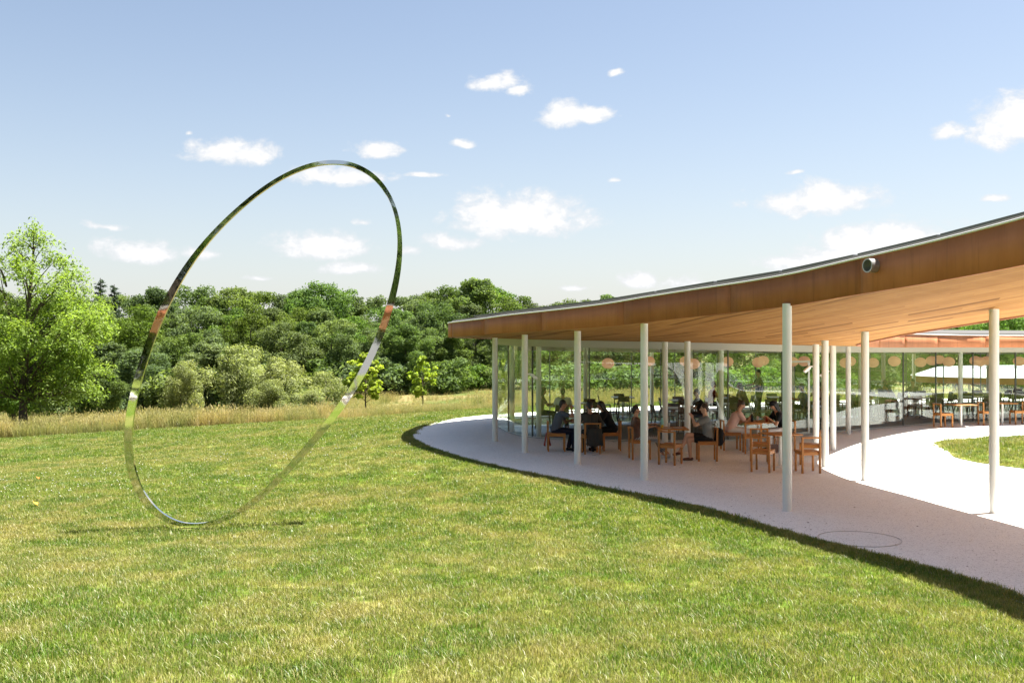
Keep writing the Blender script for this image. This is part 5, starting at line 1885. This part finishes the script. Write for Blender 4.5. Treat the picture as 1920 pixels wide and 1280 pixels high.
def mow_line(x):
    return 47.9 + .17 * x


def lawn_points():
    out = []
    for (y0, y1, dens, sc) in ((3.5, 9, 300, 0), (9, 14, 230, 0), (14, 20, 120, 1), (20, 30, 75, 1), (30, 50, 34, 2)):
        half = y1 * .62 + 2.5
        m = int((y1 - y0) * 2 * half * dens)
        x = rng.uniform(-half, half, m); y = rng.uniform(y0, y1, m)
        out.append(np.c_[x, y, np.full(m, sc)])
    return np.vstack(out)


lp = lawn_points()
keep = (lp[:, 1] < mow_line(lp[:, 0]))
lp = lp[keep]
dd = poly_sdf(PAVE, lp[:, :2])
lp = lp[dd > .02]; dd = dd[dd > .02]
# a denser fringe along the paving edge
fr = []
for k in range(len(PAVE)):
    a, b = PAVE[k], PAVE[(k + 1) % len(PAVE)]
    if -4 < a[0] < 8 and 6 < a[1] < 40:
        for q in range(26):
            t = rng.random(); d_ = np.array([b[1] - a[1], a[0] - b[0]]); d_ /= np.linalg.norm(d_)
            p = a + (b - a) * t
            for sg in (1, -1):
                pp = p + d_ * sg * abs(rng.normal(.07, .05))
                fr.append((*pp, 0.0))
fr = np.array(fr); fd_ = poly_sdf(PAVE, fr[:, :2]); fr = fr[fd_ > .005]
lp = np.vstack([lp, fr])
for f_ in RING_FOOT[::3]:                           # trimmed short round the ring's foot
    lp = lp[((lp[:, :2] - f_ - np.array([0, -.06])) ** 2).sum(1) > .11 ** 2]
zz = ground_z(lp[:, 0], lp[:, 1])
print('lawn tufts', len(lp))
TUFTS = [tuft(k, 28, .080, .045, .0048, .60) for k in range(6)] + [tuft(10 + k, 44, .135, .046, .0068, .60) for k in range(4)] + [tuft(20 + k, 64, .25, .050, .012, .60) for k in range(4)]
tier = lp[:, 2].astype(int)
tidx = np.where(tier == 0, rng.integers(0, 6, len(lp)), np.where(tier == 1, rng.integers(6, 10, len(lp)), rng.integers(10, 14, len(lp))))
scatter('lawn_grass', np.c_[lp[:, :2], zz], rng.uniform(.75, 1.25, len(lp)), tidx, TUFTS, M_BLADE, 'short mown grass of the sloping lawn, green with dry straw patches', 'grass')
# courtyard lawn
m = 14000
ip_ = np.c_[rng.uniform(10.5, 26, m), rng.uniform(12, 32, m)]
ip_ = ip_[poly_sdf(ISLAND, ip_) < -.03]
iz = island_z(ip_)
TUFT2 = [tuft(40 + k, 40, .12, .045, .0070, .60) for k in range(3)]
scatter('courtyard_grass', np.c_[ip_, iz], rng.uniform(1.1, 1.7, len(ip_)), rng.integers(0, 3, len(ip_)), TUFT2, M_BLADE, 'short grass of the rounded lawn inside the courtyard', 'grass')

# tall meadow grass beyond the mowing line
def meadow_points():
    out = []
    for (n_, a, b) in ((9000, 0, 3.0), (9000, 3.0, 10), (9000, 10, 42)):
        x = rng.uniform(-44, 22, n_); y = mow_line(x) + a + (b - a) * rng.random(n_)
        out.append(np.c_[x, y])
    return np.vstack(out)


mp = meadow_points()
mp = mp[poly_sdf(PAVE, mp) > 1.2]
patch = np.sin(mp[:, 0] * .35 + 1) * np.sin(mp[:, 1] * .5 + mp[:, 0] * .2) + rng.normal(0, .5, len(mp))
ms = np.where(mp[:, 0] < -9, 1.0, .55) * np.clip(.72 + .36 * patch, .25, 1.45) * rng.uniform(.7, 1.2, len(mp))
mz = ground_z(mp[:, 0], mp[:, 1])
TALL = [tuft(60 + k, 30, .22, .62, .011, .30, True) for k in range(6)]
scatter('meadow_grass', np.c_[mp, mz], ms, rng.integers(0, 6, len(mp)), TALL, M_MEADOW, 'tall straw-coloured meadow grass between the lawn and the wood', 'grass', .08)
# far strip of meadow behind the hall
mp = np.c_[rng.uniform(-2, 60, 6000), rng.uniform(50.5, 64, 6000)]
mp = mp[poly_sdf(PAVE, mp) > 1.5]
TALL2 = [tuft(80 + k, 30, .25, .6, .013, .30, True) for k in range(3)]
scatter('rear_meadow_grass', np.c_[mp, ground_z(mp[:, 0], mp[:, 1])], rng.uniform(.6, 1.3, len(mp)), rng.integers(0, 3, len(mp)), TALL2, M_MEADOW, 'tall dry meadow grass behind the glass hall', 'grass', .08)

# clover flowers in the lawn
cv = []; cf = []
for k in range(420):
    c_ = [(-8.5, 21, 2.2, .8), (-2.6, 34, 1.2, 2.0), (-6.2, 27, 3, 1.0), (-1.5, 30, 2.5, 2.0), (-12, 24, 2.5, .8)][k % 5]
    x, y = rng.normal(c_[0], c_[2]), rng.normal(c_[1], c_[3])
    cv.append((x, y))
cv = np.array(cv); cd = poly_sdf(PAVE, cv); cv = cv[cd > .3]
cz = ground_z(cv[:, 0], cv[:, 1])
V = []; F = []
for (x, y), z in zip(cv, cz):
    o = len(V); s_ = rng.uniform(.008, .014); zz_ = z + .075
    V += [(x - s_, y, zz_), (x, y - s_, zz_), (x + s_, y, zz_), (x, y + s_, zz_), (x, y, zz_ + s_), (x, y, zz_ - s_)]
    F += [(o, o + 1, o + 4), (o + 1, o + 2, o + 4), (o + 2, o + 3, o + 4), (o + 3, o, o + 4), (o + 1, o, o + 5), (o + 2, o + 1, o + 5), (o + 3, o + 2, o + 5), (o, o + 3, o + 5)]
cl = link('clover_flowers', mesh_np('clover_flowers', V, [np.array(F)]), M_PALE)
cl['kind'] = 'stuff'; tag(cl, 'tiny white clover flower heads scattered through the lawn', 'clover')
bpy.context.view_layer.update()
